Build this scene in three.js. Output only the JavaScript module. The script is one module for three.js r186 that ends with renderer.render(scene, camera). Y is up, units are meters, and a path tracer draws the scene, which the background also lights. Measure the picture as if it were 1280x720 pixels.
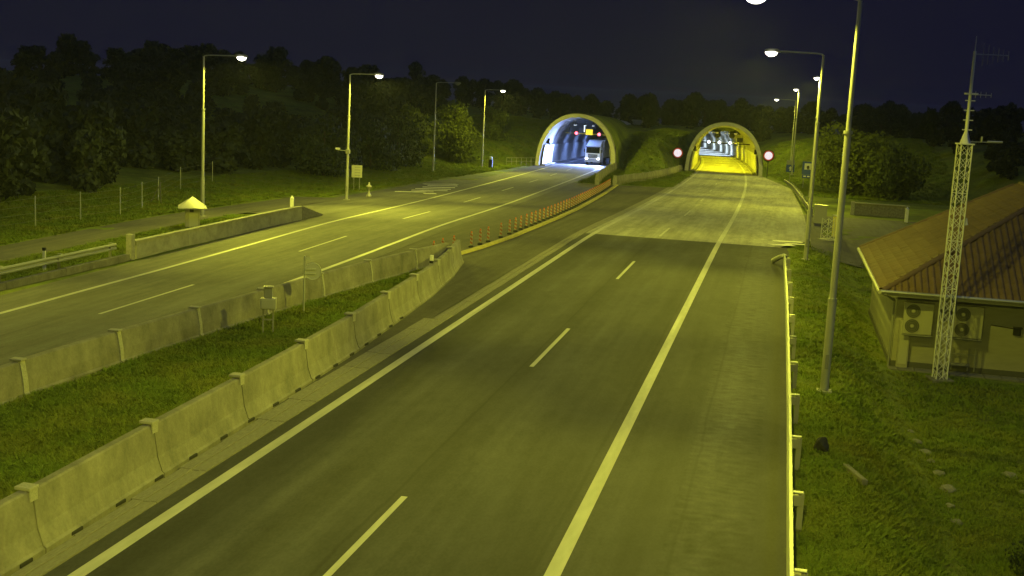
import * as THREE from 'three';
import { mergeGeometries } from 'three/addons/utils/BufferGeometryUtils.js';
import { RoundedBoxGeometry } from 'three/addons/geometries/RoundedBoxGeometry.js';
import { ImprovedNoise } from 'three/addons/math/ImprovedNoise.js';

// ------------------------------------------------------------------ camera, sky, moon, exposure
const scene = new THREE.Scene();
const D2R = Math.PI / 180;
const camera = new THREE.PerspectiveCamera(26.7, 1024 / 576, 0.3, 3000);
camera.position.set(0, 8, 0);
camera.rotation.order = 'YXZ';
camera.rotation.set(-9.247 * D2R, 12.2265 * D2R, 2.87 * D2R);
camera.updateMatrixWorld(true);

const renderer = new THREE.WebGLRenderer({ antialias: true });
renderer.toneMapping = THREE.LinearToneMapping;
renderer.toneMappingExposure = 1.0;
renderer.shadowMap.enabled = true;

{ // night sky: one even dark blue, a little paler towards the horizon
  const W = 64, H = 32, a = new Float32Array(W * H * 4);
  for (let j = 0; j < H; j++) for (let i = 0; i < W; i++) {
    const el = (j / (H - 1) - 0.5) * Math.PI, k = Math.exp(-Math.abs(el) * 2.5), o = (j * W + i) * 4;
    a[o] = 0.0058 + 0.0006 * k; a[o + 1] = 0.0058 + 0.0006 * k; a[o + 2] = 0.0175 + 0.001 * k; a[o + 3] = 1;
  }
  const t = new THREE.DataTexture(a, W, H, THREE.RGBAFormat, THREE.FloatType);
  t.mapping = THREE.EquirectangularReflectionMapping; t.magFilter = THREE.LinearFilter; t.minFilter = THREE.LinearFilter; t.needsUpdate = true;
  scene.background = t; scene.environment = t;
}
const moon = new THREE.DirectionalLight(new THREE.Color(0.36, 0.5, 1), 0.25);
moon.position.set(60, 120, 40); moon.castShadow = true; moon.shadow.radius = 40;
Object.assign(moon.shadow.camera, { left: -150, right: 150, top: 150, bottom: -150, near: 1, far: 500 });
scene.add(moon);

const SODIUM = new THREE.Color(1.0, 0.99, 0.07);
const LAMP_CD = 520;
scene.fog = new THREE.FogExp2(new THREE.Color(0.6, 0.65, 1), 0.00018);

// ------------------------------------------------------------------ helpers
function rng(seed) { let a = seed >>> 0; return () => { a = (a + 0x6D2B79F5) | 0; let t = Math.imul(a ^ (a >>> 15), 1 | a); t = (t + Math.imul(t ^ (t >>> 7), 61 | t)) ^ t; return ((t ^ (t >>> 14)) >>> 0) / 4294967296; }; }
const noise = new ImprovedNoise();
const N = (x, y, z = 0.37) => noise.noise(x, y, z);
const clamp = (v, a, b) => Math.min(b, Math.max(a, v));
const sstep = (a, b, v) => { const t = clamp((v - a) / (b - a), 0, 1); return t * t * (3 - 2 * t); };
function lerpTable(tab, v) { // [[v, out], ...] rising
  if (v <= tab[0][0]) return tab[0][1];
  for (let i = 1; i < tab.length; i++) if (v <= tab[i][0]) { const [a, p] = tab[i - 1], [b, q] = tab[i]; return p + (q - p) * (v - a) / (b - a); }
  return tab[tab.length - 1][1];
}
const taken = {};
function numbered(n) { if (!(n in taken)) { taken[n] = 0; return n; } return n + '_' + String(++taken[n]).padStart(3, '0'); }
function shade(o) { o.traverse(c => { if (c.isMesh) { c.castShadow = true; c.receiveShadow = true; } }); return o; }
function thing(name, label, category, pos = [0, 0, 0], turn = 0, group) {
  const o = new THREE.Group(); o.name = numbered(name); scene.add(o);
  o.position.set(...pos); o.rotation.y = turn; o.userData = { label, category };
  if (group) o.userData.group = group;
  return o;
}
function part(name, geo, mat, parent, pos, rot) {
  const m = new THREE.Mesh(Array.isArray(geo) ? mergeGeometries(geo.map(g => g.index ? g.toNonIndexed() : g)) : geo, mat);
  m.name = name; m.castShadow = m.receiveShadow = true;
  if (pos) m.position.set(...pos);
  if (rot) m.rotation.set(...rot);
  parent.add(m); return m;
}
function single(name, geo, mat, label, category, group, pos) {
  const m = part(numbered(name), geo, mat, scene, pos); m.userData = { label, category }; if (group) m.userData.group = group; return m;
}
function struct(name, geo, mat) { const m = part(numbered(name), geo, mat, scene); m.userData.kind = 'structure'; return m; }
function clone(o, label, pos, turn) {
  const c = o.clone(); c.name = numbered(o.name.replace(/_\d{3}$/, '')); c.userData = { ...o.userData }; if (label) c.userData.label = label;
  c.position.set(...pos); if (turn !== undefined) c.rotation.y = turn; scene.add(c); return c;
}
const box = (w, h, d, x = 0, y = 0, z = 0) => new THREE.BoxGeometry(w, h, d).translate(x, y, z);
const rbox = (w, h, d, x = 0, y = 0, z = 0, r = 0.02) => new RoundedBoxGeometry(w, h, d, 2, r).translate(x, y, z);
const cyl = (r0, r1, h, x = 0, y = 0, z = 0, n = 12) => new THREE.CylinderGeometry(r1, r0, h, n).translate(x, y + h / 2, z);
function bar(a, b, r, n = 6) { // a round bar between two points
  const A = new THREE.Vector3(...a), B = new THREE.Vector3(...b), d = B.clone().sub(A), L = d.length();
  const g = new THREE.CylinderGeometry(r, r, L, n);
  g.applyQuaternion(new THREE.Quaternion().setFromUnitVectors(new THREE.Vector3(0, 1, 0), d.normalize()));
  return g.translate((A.x + B.x) / 2, (A.y + B.y) / 2, (A.z + B.z) / 2);
}
function mesh3(pos, idx, uv) {
  const g = new THREE.BufferGeometry(); g.setAttribute('position', new THREE.Float32BufferAttribute(pos, 3));
  if (uv) g.setAttribute('uv', new THREE.Float32BufferAttribute(uv, 2));
  g.setIndex(idx); g.computeVertexNormals(); return g;
}
function spot(parent, local, aimWorld, color, cd, angle, pen, radius = 4) {
  const l = new THREE.SpotLight(color, cd, 0, angle, pen, 2);
  l.position.set(...local); parent.add(l); l.castShadow = true; l.shadow.radius = radius;
  l.target.position.set(...aimWorld); l.target.updateMatrixWorld(); return l;
}

// ------------------------------------------------------------------ materials
function tex(w, h, fn, wrapRepeat = [1, 1], srgb = true) { // fn(u px, v px) -> [r,g,b] linear 0..1 ; stored sRGB for colour
  const a = new Uint8Array(w * h * 4), enc = c => { c = clamp(c, 0, 1); return 255 * (srgb ? (c <= 0.0031308 ? 12.92 * c : 1.055 * c ** (1 / 2.4) - 0.055) : c); };
  for (let j = 0; j < h; j++) for (let i = 0; i < w; i++) { const c = fn(i, j), o = (j * w + i) * 4; a[o] = enc(c[0]); a[o + 1] = enc(c[1]); a[o + 2] = enc(c[2]); a[o + 3] = 255; }
  const t = new THREE.DataTexture(a, w, h); t.wrapS = t.wrapT = THREE.RepeatWrapping; t.magFilter = THREE.LinearFilter; t.minFilter = THREE.LinearMipmapLinearFilter; t.generateMipmaps = true;
  t.repeat.set(...wrapRepeat); if (srgb) t.colorSpace = THREE.SRGBColorSpace; t.needsUpdate = true; return t;
}
const std = (r, g, b, rough = 0.8, extra = {}) => new THREE.MeshStandardMaterial({ color: new THREE.Color().setRGB(r, g, b), roughness: rough, side: THREE.DoubleSide, ...extra });
const tr = rng(5);
const fineBump = (() => { const r = rng(9); return tex(256, 256, () => { const v = r(); return [v, v, v]; }, [1, 1], false); })();
fineBump.repeat.set(1.2, 1.2);
// u = metres across the carriageway / 16, v = metres along / 64
function asphaltTex(seed, base, tracks, seams) {
  const r = rng(seed), W = 512, H = 1024, jit = Array.from({ length: W * 2 }, () => r());
  return tex(W, H, (i, j) => {
    const x = i / W * 16, z = j / H * 64;
    let k = 1 + 0.2 * N(x * 0.55 + seed, z * 0.06) + 0.24 * N(x * 2.4, z * 0.1 + seed) + 0.2 * N(x * 6, z * 0.3 + seed) + 0.18 * N(x * 3, z * 1.6 + seed * 2) + 0.14 * N(x * 1.2 + 3, z * 0.5);
    if (x > 11.4 && x < 13) k += 0.5 * N(x * 2.5, z * 4.5, seed) + 0.3 * N(x * 5, z * 8, seed);
    k += 0.34 * (r() - 0.5);
    k *= 1 + 0.06 * (jit[i] - 0.5);
    for (const [c, w, a] of tracks) { const d = (x - c) / w; k *= 1 + a * Math.exp(-d * d) * (1 + 0.6 * N(x * 1.3, z * 0.18 + c)); }
    for (const [c, w, a] of seams) { const d = Math.abs(x - c + 0.05 * N(z * 0.3, c)); if (d < w) k *= a; }
    const patch = N(x * 0.3 + 7, z * 0.16 + seed); if (patch > 0.32) k *= 0.88;
    return [base[0] * k, base[1] * k, base[2] * k];
  });
}
const M = {};
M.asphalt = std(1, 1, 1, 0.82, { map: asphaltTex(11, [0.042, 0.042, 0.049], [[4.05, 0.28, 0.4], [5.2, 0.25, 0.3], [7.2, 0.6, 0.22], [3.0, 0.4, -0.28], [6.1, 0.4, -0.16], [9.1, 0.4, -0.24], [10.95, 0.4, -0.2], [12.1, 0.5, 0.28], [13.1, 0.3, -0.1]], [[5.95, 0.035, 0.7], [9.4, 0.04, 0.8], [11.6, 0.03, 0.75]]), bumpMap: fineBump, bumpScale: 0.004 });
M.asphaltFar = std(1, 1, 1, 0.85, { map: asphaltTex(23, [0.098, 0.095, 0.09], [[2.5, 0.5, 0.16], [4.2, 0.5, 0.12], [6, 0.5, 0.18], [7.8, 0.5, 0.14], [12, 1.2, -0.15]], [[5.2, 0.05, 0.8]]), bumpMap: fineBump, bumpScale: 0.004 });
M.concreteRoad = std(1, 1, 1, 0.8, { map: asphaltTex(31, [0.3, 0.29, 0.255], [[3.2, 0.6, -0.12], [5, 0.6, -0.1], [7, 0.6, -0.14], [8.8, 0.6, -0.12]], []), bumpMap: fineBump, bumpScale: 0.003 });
M.crossover = std(1, 1, 1, 0.9, { map: asphaltTex(47, [0.07, 0.065, 0.06], [[5, 1.5, 0.14], [11, 2, -0.12]], []), bumpMap: fineBump, bumpScale: 0.004 });
M.sideRoad = std(1, 1, 1, 0.9, { map: asphaltTex(53, [0.09, 0.086, 0.08], [], []), bumpMap: fineBump, bumpScale: 0.004 });
function mottled(seed, base, amp, scale, streak = 1, w = 256) { const r = rng(seed); return tex(w, w, (i, j) => { const x = i / w * 8, y = j / w * 8; const k = 1 + amp * (0.9 * N(x * scale, y * scale * streak, seed) + 0.6 * N(x * scale * 3, y * scale * 3 * streak, seed + 3) + 0.35 * N(x * scale * 9, y * scale * 9 * streak, seed + 5) + 0.5 * (r() - 0.5)); return base.map(b => b * k); }); }
M.paint = std(1, 1, 1, 0.55, { map: mottled(3, [0.43, 0.42, 0.38], 0.28, 1.4) });
M.paintWorn = std(1, 1, 1, 0.6, { map: mottled(4, [0.7, 0.68, 0.6], 0.25, 1.8) });
M.barrier = std(1, 1, 1, 0.85, { map: mottled(6, [0.19, 0.18, 0.15], 0.42, 1.1, 0.6), bumpMap: fineBump, bumpScale: 0.003 });
M.barrierPale = std(1, 1, 1, 0.85, { map: mottled(7, [0.33, 0.32, 0.27], 0.3, 1.2) });
M.channel = std(1, 1, 1, 0.85, { map: mottled(8, [0.19, 0.18, 0.155], 0.35, 1.3) });
M.slot = std(0.02, 0.02, 0.02, 0.9);
M.galv = std(0.42, 0.43, 0.42, 0.5, { metalness: 0.45 });
M.galvDull = std(0.3, 0.3, 0.29, 0.65, { metalness: 0.3 });
M.poleMetal = std(0.46, 0.46, 0.44, 0.55, { metalness: 0.35 });
M.darkMetal = std(0.05, 0.05, 0.052, 0.6, { metalness: 0.3 });
M.lining = std(1, 1, 1, 0.8, { map: mottled(12, [0.4, 0.39, 0.36], 0.25, 0.8) });
M.panelLining = std(1, 1, 1, 0.55, { map: mottled(13, [0.56, 0.55, 0.5], 0.16, 0.8) });
M.white = std(0.72, 0.72, 0.7, 0.5);
M.black = std(0.02, 0.02, 0.02, 0.6);
M.orange = std(0.75, 0.17, 0.03, 0.55);
M.yellowKerb = std(1, 1, 1, 0.6, { map: mottled(14, [0.46, 0.4, 0.12], 0.25, 2) });
M.blueSign = std(0.02, 0.07, 0.42, 0.45);
M.greySign = std(0.3, 0.3, 0.31, 0.6);
M.red = std(0.5, 0.02, 0.02, 0.5);
M.wall = std(1, 1, 1, 0.85, { map: mottled(15, [0.34, 0.33, 0.285], 0.12, 1.1) });
M.plinth = std(0.1, 0.1, 0.095, 0.9);
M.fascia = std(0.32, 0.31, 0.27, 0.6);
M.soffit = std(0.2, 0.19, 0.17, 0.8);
M.tile = std(1, 1, 1, 0.75, { map: mottled(16, [0.165, 0.108, 0.052], 0.28, 2.4) });
M.cream = std(0.42, 0.41, 0.35, 0.5);
M.grille = std(0.1, 0.1, 0.095, 0.6, { metalness: 0.3 });
M.bark = std(0.07, 0.055, 0.04, 0.95);
M.stone = std(1, 1, 1, 0.9, { map: mottled(18, [0.17, 0.165, 0.14], 0.4, 2) });
M.darkStone = std(0.03, 0.03, 0.032, 0.85);
const leafMat = (r, g, b) => std(r, g, b, 0.9);
M.leafA = leafMat(0.115, 0.14, 0.02); M.leafB = leafMat(0.085, 0.11, 0.025); M.leafDark = leafMat(0.04, 0.056, 0.022);
M.ground = std(1, 1, 1, 0.95, { map: (() => { const r = rng(77); return tex(1024, 1024, (i, j) => { const x = i / 1024 * 24, y = j / 1024 * 24; const k = 1 + 0.5 * N(x * 0.25, y * 0.25, 1) + 0.35 * N(x * 0.9, y * 0.9, 2) + 0.3 * N(x * 3.5, y * 3.5, 3) + 0.35 * (r() - 0.5); const dry = clamp(0.35 + 0.9 * N(x * 0.45, y * 0.45, 8), 0, 1); return [(0.1 + 0.035 * dry) * k, (0.14 + 0.01 * dry) * k, (0.008 + 0.006 * dry) * k]; }); })() });
const glow = (r, g, b, i) => new THREE.MeshStandardMaterial({ color: 0x111111, emissive: new THREE.Color().setRGB(r, g, b), emissiveIntensity: i, roughness: 0.4, side: THREE.DoubleSide });
M.lampGlow = glow(1, 0.95, 0.75, 9);
M.sodiumGlow = glow(1, 0.85, 0.15, 3);
M.whiteGlow = glow(0.75, 0.88, 1, 4);
M.redGlow = glow(1, 0.12, 0.2, 5);
M.yellowGlow = glow(1, 0.8, 0.05, 1.3);
M.headGlow = glow(0.75, 0.82, 1, 10);
M.discGlow = glow(1, 0.86, 0.92, 0.9);

// ------------------------------------------------------------------ lie of the land (D = metres ahead)
function drop(D) { const t = D - 64; return t <= 0 ? 0 : 0.0255 * (t < 12 ? t * t / 24 : t - 6); }
const Lt = [[12, 0], [19.5, -0.3], [28, -0.8], [38, -1.5]];
function G(x, z) {
  const D = -z;
  let y = -drop(D) + lerpTable(Lt, -x) * clamp(1 - (D - 20) / 160, 0, 1);
  y += -1.4 * sstep(1.7, 4.6, x) * (1 - sstep(64, 80, D));
  return y;
}
const shiftR = D => { const t = D - 75; return t <= 0 ? 0 : -t * t / 5750; };
const shiftL = D => { const t = D - 45; return t <= 0 ? 0 : t < 55 ? -t * t * 0.065 / 110 : -1.79 - 0.065 * (D - 100); };
const DR = 190, DL = 176;            // portals
const tubeR = { x: D => -8.85 + (shiftR(D) - shiftR(DR)), D0: DR };
const tubeL = { x: D => -29.6 - 0.065 * (D - DL), D0: DL };
function inTube(x, D, pad = 0) {
  if (D > DR - 0.5 && Math.abs(x - tubeR.x(D)) < 5.7 + pad) return 1;
  if (D > DL - 0.5 && Math.abs(x - tubeL.x(D)) < 5.7 + pad) return 2;
  return 0;
}
function hill(x, D) {
  const start = lerpTable([[-90, 120], [-55, 150], [-40, 168], [-35, 180], [-24, 180], [-20, 164], [-16.5, 176], [-14, 200], [-4, 200], [0, 188], [8, 165], [40, 110], [80, 70]], x);
  const t = D - start; if (t <= 0) return 0;
  const rise = t < 10 ? 0.42 * t * t / 20 : 0.42 * (t - 5);
  return 7 * (1 - Math.exp(-rise / 7)) + (rise > 1 ? 0.5 * N(x * 0.08, D * 0.08) : 0);
}
const sideBank = x => x < -44 ? Math.min(3, (-44 - x) * 0.08) : x > 26 ? Math.min(3, (x - 26) * 0.08) : 0;
function T(x, z) { return G(x, z) + hill(x, -z) + sideBank(x) + 0.05 * N(x * 0.5, z * 0.5); }
const nearTab = [[-10, -11.72], [17, -11.76], [21, -11.9], [25, -12.0], [29, -12.12], [34, -12.34], [39, -12.7], [45, -13.15], [50, -13.75], [54.5, -14.5]];
const farTab = [[-10, -18.45], [27, -18.3], [31, -18.0], [35.5, -17.6], [42.5, -16.8], [47.5, -16.2], [51, -15.6], [54, -14.95]];
const onRoad = (x, D) => {
  if (D < 56 && x > lerpTable(nearTab, D) && x < 0) return true;
  if (D > 230) return true;
  if (x > -11.0 + shiftR(D) && x < 0.6 + shiftR(D) + (D > 70 ? 2.4 : 0) - (D > 150 ? (D - 150) * 0.06 : 0)) return true;
  if (x < -18.6 + shiftL(D) && x > -28.9 + shiftL(D)) return true;
  if (D > 74 && D < 129 && x > -35.2 && x < -26) return true;
  if (D > 53 && D < 132 && x <= -10.5 && x >= -20 + shiftL(D)) return true;
  return false;
};
{ // ground: one sheet to the horizon
  const xs = [], zs = [];
  for (let v = -1500; v < -140; v += 170) xs.push(v);
  for (let v = -140; v < -60; v += 4) xs.push(v);
  for (let v = -60; v < 24; v += 0.75) xs.push(v);
  for (let v = 24; v <= 100; v += 4) xs.push(v);
  for (let v = 140; v <= 1500; v += 170) xs.push(v);
  for (let v = -60; v < 8; v += 6) zs.push(v);
  for (let v = 8; v < 240; v += 1) zs.push(v);
  for (let v = 240; v < 480; v += 8) zs.push(v);
  for (let v = 480; v <= 1700; v += 120) zs.push(v);
  const pos = [], uv = [], idx = [], nx = xs.length, th = [];
  zs.forEach(D => xs.forEach(x => {
    let y = T(x, -D);
    if (onRoad(x, D) && Math.abs(x) < 45 && hill(x, D) < 0.3) y -= 0.14;
    for (const tb of [tubeR, tubeL]) { const dx = Math.abs(x - tb.x(D)); if (D > tb.D0 + 1.5 && D < tb.D0 + 60 && dx < 6.0) y = Math.max(y, G(tb.x(D), -D) + 7.75 * (1 - (dx / 6.05) ** 2) ** 0.45 + 0.25); } // earth heaped over the tunnel tubes
    pos.push(x, y, -D); uv.push(x / 24, D / 24); th.push(y);
  }));
  for (let j = 0; j + 1 < zs.length; j++) for (let i = 0; i + 1 < nx; i++) {
    const cx = (xs[i] + xs[i + 1]) / 2, cd = (zs[j] + zs[j + 1]) / 2, a = j * nx + i, b = a + 1, c = a + nx, d = c + 1;
    const t = inTube(cx, cd, 0.3);
    if (t) { const D0 = t === 1 ? DR : DL; if (cd < D0 + 2) continue; }
    idx.push(a, b, d, a, d, c);
  }
  struct('ground', mesh3(pos, idx, uv), M.ground);
}
// a sheet that follows the land between two edges
function sheet(name, L, R, D0, D1, off, mat, parent, nx = 4, step = 2, u0 = 0) {
  const pos = [], uv = [], idx = []; const n = Math.max(1, Math.round((D1 - D0) / step));
  for (let j = 0; j <= n; j++) { const D = D0 + (D1 - D0) * j / n, l = L(D), r = R(D); for (let i = 0; i <= nx; i++) { const x = l + (r - l) * i / nx; pos.push(x, G(x, -D) + off, -D); uv.push((x - u0) / 16, D / 64); } }
  for (let j = 0; j < n; j++) for (let i = 0; i < nx; i++) { const a = j * (nx + 1) + i, b = a + 1, c = a + nx + 1, d = c + 1; idx.push(a, b, d, a, d, c); }
  const g = mesh3(pos, idx, uv);
  return parent ? part(name, g, mat, parent) : struct(name, g, mat);
}
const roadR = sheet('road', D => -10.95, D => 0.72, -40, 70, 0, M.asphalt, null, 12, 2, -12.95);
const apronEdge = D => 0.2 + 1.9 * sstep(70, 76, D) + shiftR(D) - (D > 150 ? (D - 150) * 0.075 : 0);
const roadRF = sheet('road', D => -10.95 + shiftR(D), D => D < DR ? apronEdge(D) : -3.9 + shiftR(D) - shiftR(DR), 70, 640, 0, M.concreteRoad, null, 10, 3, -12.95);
const roadL = sheet('road', D => -28.9 + shiftL(D), D => -18.5 + shiftL(D), -40, 430, 0, M.asphaltFar, null, 10, 3, -29);
sheet('road', D => -20 + shiftL(D), D => -10.9 + shiftR(D), 53.5, 133, -0.014, M.crossover, null, 10, 2, -20);
sheet('road', D => -38.6 + (D > 70 ? (D - 70) * 0.02 : 0), D => -34.9 + (D > 70 ? (D - 70) * 0.06 : 0), 20, 92, 0.03, M.sideRoad, null, 4, 3, -40);   // service road on the far left
sheet('pavement', D => -34.8 - (D - 76) * 0.02, D => -28.7 + shiftL(D), 75, 128, 0.006, M.asphaltFar, null, 8, 2, -36);   // lay-by
sheet('pavement', D => Math.max(2.0, apronEdge(D) - 0.05), D => 14, 70.5, 101, 0.012, M.sideRoad, null, 8, 2, 0);         // yard behind the house
sheet('road', D => lerpTable(nearTab, D) + 0.2, D => -11.5, 27, 53.9, 0.004, M.crossover, null, 3, 1.5, -20);
// painted lines are parts of their road
const line = (road, x, w, D0, D1, sh, mat = M.paint, name = 'edge_line') => sheet(name, D => x - w / 2 + sh(D), D => x + w / 2 + sh(D), D0, D1, 0.006, mat, road, 1, Math.min(3, (D1 - D0) / 2), x);
const zero = () => 0;
line(roadR, -10.46, 0.26, -30, 70, zero); line(roadRF, -10.46, 0.26, 70.02, 640, shiftR);
line(roadR, -3.2, 0.27, -30, 70, zero); line(roadRF, -3.2, 0.27, 70.02, 640, shiftR);
for (let s = -4.5 - 18; s < 400; s += 18.55) { const D0 = s + 1.1, rd = D0 + 6 < 70 ? roadR : roadRF; if (D0 < 70 && D0 + 6 > 70) continue; line(rd, -6.72, 0.13, D0 + (D0 > 100 ? 2 : 0), D0 + 6.3, shiftR, M.paint, 'lane_dash'); }
line(roadL, -19.42, 0.24, -30, 430, shiftL); line(roadL, -26.4, 0.24, -30, 430, shiftL);
for (let s = 1.3; s < 380; s += 18.2) line(roadL, -22.9, 0.14, s, s + 7, shiftL, M.paint, 'lane_dash');
// worn hatching of the lay-by and of the verge
function hatch(road, cx, cD, list, off) { for (const [x0, d0, x1, d1, w] of list) { // a stroke from (x0,d0) to (x1,d1)
  const dx = x1 - x0, dd = d1 - d0, L = Math.hypot(dx, dd), nx = -dd / L * w / 2, nd = dx / L * w / 2, pos = [], uv = [], idx = [], n = 6;
  for (let i = 0; i <= n; i++) { const t = i / n, ww = 1 + 0.35 * N(i * 0.7, x0 * 3 + d0), px = cx + x0 + dx * t, pd = cD + d0 + dd * t; for (const s of [-ww, ww]) { const x = px + nx * s, D = pd + nd * s; pos.push(x, G(x, -D) + off, -D); uv.push(x / 16, D / 64); } }
  for (let i = 0; i < n; i++) { const a = i * 2; idx.push(a, a + 1, a + 3, a, a + 3, a + 2); }
  part('hatch_stroke', mesh3(pos, idx, uv), M.paintWorn, road); } }
hatch(roadL, -31.2, 110, [[-2.2, -7, 0.4, -6.2, 0.9], [-1.6, -4, 1.6, -3.2, 1.1], [-2.0, -1.5, 1.2, -0.6, 1.2], [-2.2, 1.5, 0.8, 2.3, 1.2], [-2.6, 4.5, 0.2, 5.4, 1.1], [0.9, -8.5, 1.9, -8, 0.9], [-3.6, 6.5, -0.6, 8.4, 0.9], [-0.6, -6.2, 1.0, -5.6, 0.8]], 0.018);
hatch(roadRF, 0.6, 73, [[-0.9, -2.0, 0.4, -1.4, 0.7], [-0.8, 0.6, 0.9, 0.9, 0.7], [-0.1, -0.8, 1.2, -0.3, 0.5]], 0.03);
// drainage channel beside the near barrier: slabs two metres long, with slots
{
  const ch = new THREE.Group(); ch.name = numbered('gutter'); ch.userData.kind = 'structure'; scene.add(ch);
  let k = 0;
  const footX = D => lerpTable([[-20, -11.36], [17, -11.4], [21, -11.52], [25, -11.62], [29, -11.75], [40, -11.75]], D);
  for (let D = 6; D < 186; D += 2.0) {
    const l = D < 40 ? footX(D + 1) + 0.0 : -11.45 + shiftR(D + 1), r = -10.96 + shiftR(D + 1), w = r - l, y = G(-11, -(D + 1));
    const sl = Math.atan2(G(-11, -(D + 2)) - G(-11, -D), -2);
    const g = [rbox(w * 0.44, 0.16, 1.98, l + w * 0.23, 0, 0, 0.012), rbox(w * 0.26, 0.15, 1.98, l + w * 0.6, -0.012, 0, 0.012), rbox(w * 0.24, 0.16, 1.98, l + w * 0.87, 0.0, 0, 0.012)];
    const m = part('channel_slab', g, M.channel, ch, [0, y - 0.055 + 0.006 * ((k++ * 7) % 3 - 1), -(D + 1)]); m.rotation.x = -sl + Math.PI; m.rotation.x = Math.atan2(G(-11, -(D + 2)) - G(-11, -D), 2);
  }
}

// ------------------------------------------------------------------ median barriers
function offsetLine(tab, D) { const e = 0.4, x = lerpTable(tab, D), s = (lerpTable(tab, D + e) - lerpTable(tab, D - e)) / (2 * e); return [x, s]; }
const profile = (h, b, t) => [[-b, -0.15], [-b, 0.09], [-b + 0.05, 0.13], [-t - 0.09, 0.42], [-t, h - 0.03], [-t + 0.03, h], [t - 0.03, h], [t, h - 0.03], [t + 0.09, 0.42], [b - 0.05, 0.13], [b, 0.09], [b, -0.15]];
function segmentGeo(tab, D0, D1, prof, yOf, gap = 0.012, n = 4) {
  const pos = [], idx = [], uv = [], m = prof.length;
  for (let j = 0; j <= n; j++) {
    const D = D0 + gap + (D1 - D0 - 2 * gap) * j / n, [cx, s] = offsetLine(tab, D), il = 1 / Math.hypot(1, s), y = yOf(cx, D);
    let acc = 0;
    prof.forEach(([px, py], i) => { if (i) acc += Math.hypot(px - prof[i - 1][0], py - prof[i - 1][1]); pos.push(cx + px * il, y + py, -(D - px * s * il * -1 * 0)); uv.push(D / 8, acc / 8 + 0.13 * Math.round(D0)); });
  }
  for (let j = 0; j < n; j++) for (let i = 0; i + 1 < m; i++) { const a = j * m + i, b = a + 1, c = a + m, d = c + 1; idx.push(a, d, b, a, c, d); }
  for (const [j, f] of [[0, 1], [n, 0]]) for (let i = 1; i + 1 < m; i++) { const a = j * m; f ? idx.push(a, a + i, a + i + 1) : idx.push(a, a + i + 1, a + i); }
  let g = mesh3(pos, idx, uv).toNonIndexed(); g.computeVertexNormals(); return g;
}
function barrier(label, tab, D0, D1, len, prof, cap) {
  const t = thing('concrete_barrier', label, 'barrier', [0, 0, 0]);
  const yOf = (x, D) => G(x, -D); const r = rng(Math.round(D1 * 13));
  for (let D = D0; D < D1 - 0.5; D += len) {
    const e = Math.min(D1, D + len), lift = (r() - 0.5) * 0.02;
    part('barrier_segment', segmentGeo(tab, D, e, prof, (x, d) => yOf(x, d) + lift, cap && cap < 0.1 ? 0.024 : 0.012), M.barrier, t);
    if (cap && cap < 0.1) { const [cx, sl] = offsetLine(tab, D), m = part('joint_cap', [rbox(0.3, 0.06, 0.26, 0, 0.03, 0, 0.015), box(0.03, 0.2, 0.2, 0.125, -0.09, 0)], M.barrierPale, t, [cx, yOf(cx, D) + Math.max(...prof.map(p => p[1])) + 0.012, -D]); m.rotation.y = Math.atan(sl); }
    else if (cap) { const [cx, s] = offsetLine(tab, D), y = yOf(cx, D), h = Math.max(...prof.map(p => p[1]));
      const shape = new THREE.Shape(); prof.slice(1, -1).forEach(([px, py], i) => { const q = px * 1.0 + Math.sign(px) * 0.028; i ? shape.lineTo(q, py) : shape.moveTo(q, py); }); shape.lineTo(prof[prof.length - 2][0], 0); shape.lineTo(prof[1][0], 0);
      const rib = new THREE.ExtrudeGeometry(shape, { depth: cap, bevelEnabled: false }).translate(0, 0.012, -cap / 2);
      const m = part('joint_rib', rib, M.barrierPale, t, [cx, y, -D]); m.rotation.y = Math.atan(s);
      part('joint_cap', rbox(0.34, 0.05, 0.24, 0, 0, 0, 0.015), M.barrierPale, m, [0, h + 0.035, 0]); }
  }
  return t;
}
barrier('pale concrete barrier along the wide near carriageway with a paver gutter at its foot', nearTab, 4.4, 54.5, 4.25, profile(1.08, 0.34, 0.1), 0.07);
barrier('dull concrete barrier across the median grass, edging the far carriageway', farTab, 5.9, 54.2, 4.1, profile(0.94, 0.26, 0.1), 0.2);
{ // dark drain slots at the foot of the near barrier
  let i = 0;
  for (let D = 9; D < 40; D += 1.52) { const [cx, s] = offsetLine(nearTab, D); const m = single('drain_slot', rbox(0.05, 0.07, 0.34, 0, 0, 0, 0.015), M.slot, 'short dark drain slot in the foot of the gutter-side barrier', 'drain', 'drain slots along the barrier foot', [cx + 0.335, 0.055, -D]); m.rotation.y = Math.atan(s); i++; }
}
// low wall between the two tunnel mouths
const midTab = [[131, -17.6], [147, -16.0], [162, -15.3], [178, -15.05], [189, -15.2]];
barrier('low concrete wall curving to the yellow lit tunnel mouth', midTab, 131, 189, 4.8, profile(1.0, 0.2, 0.12), 0.16);
barrier('low concrete wall beside the mouth of the tunnel the lorry leaves', [[130, -19.4], [150, -21.6], [165, -22.8], [176, -23.6]], 130, 176, 4.6, profile(1.15, 0.2, 0.12), 0.16);

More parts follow.
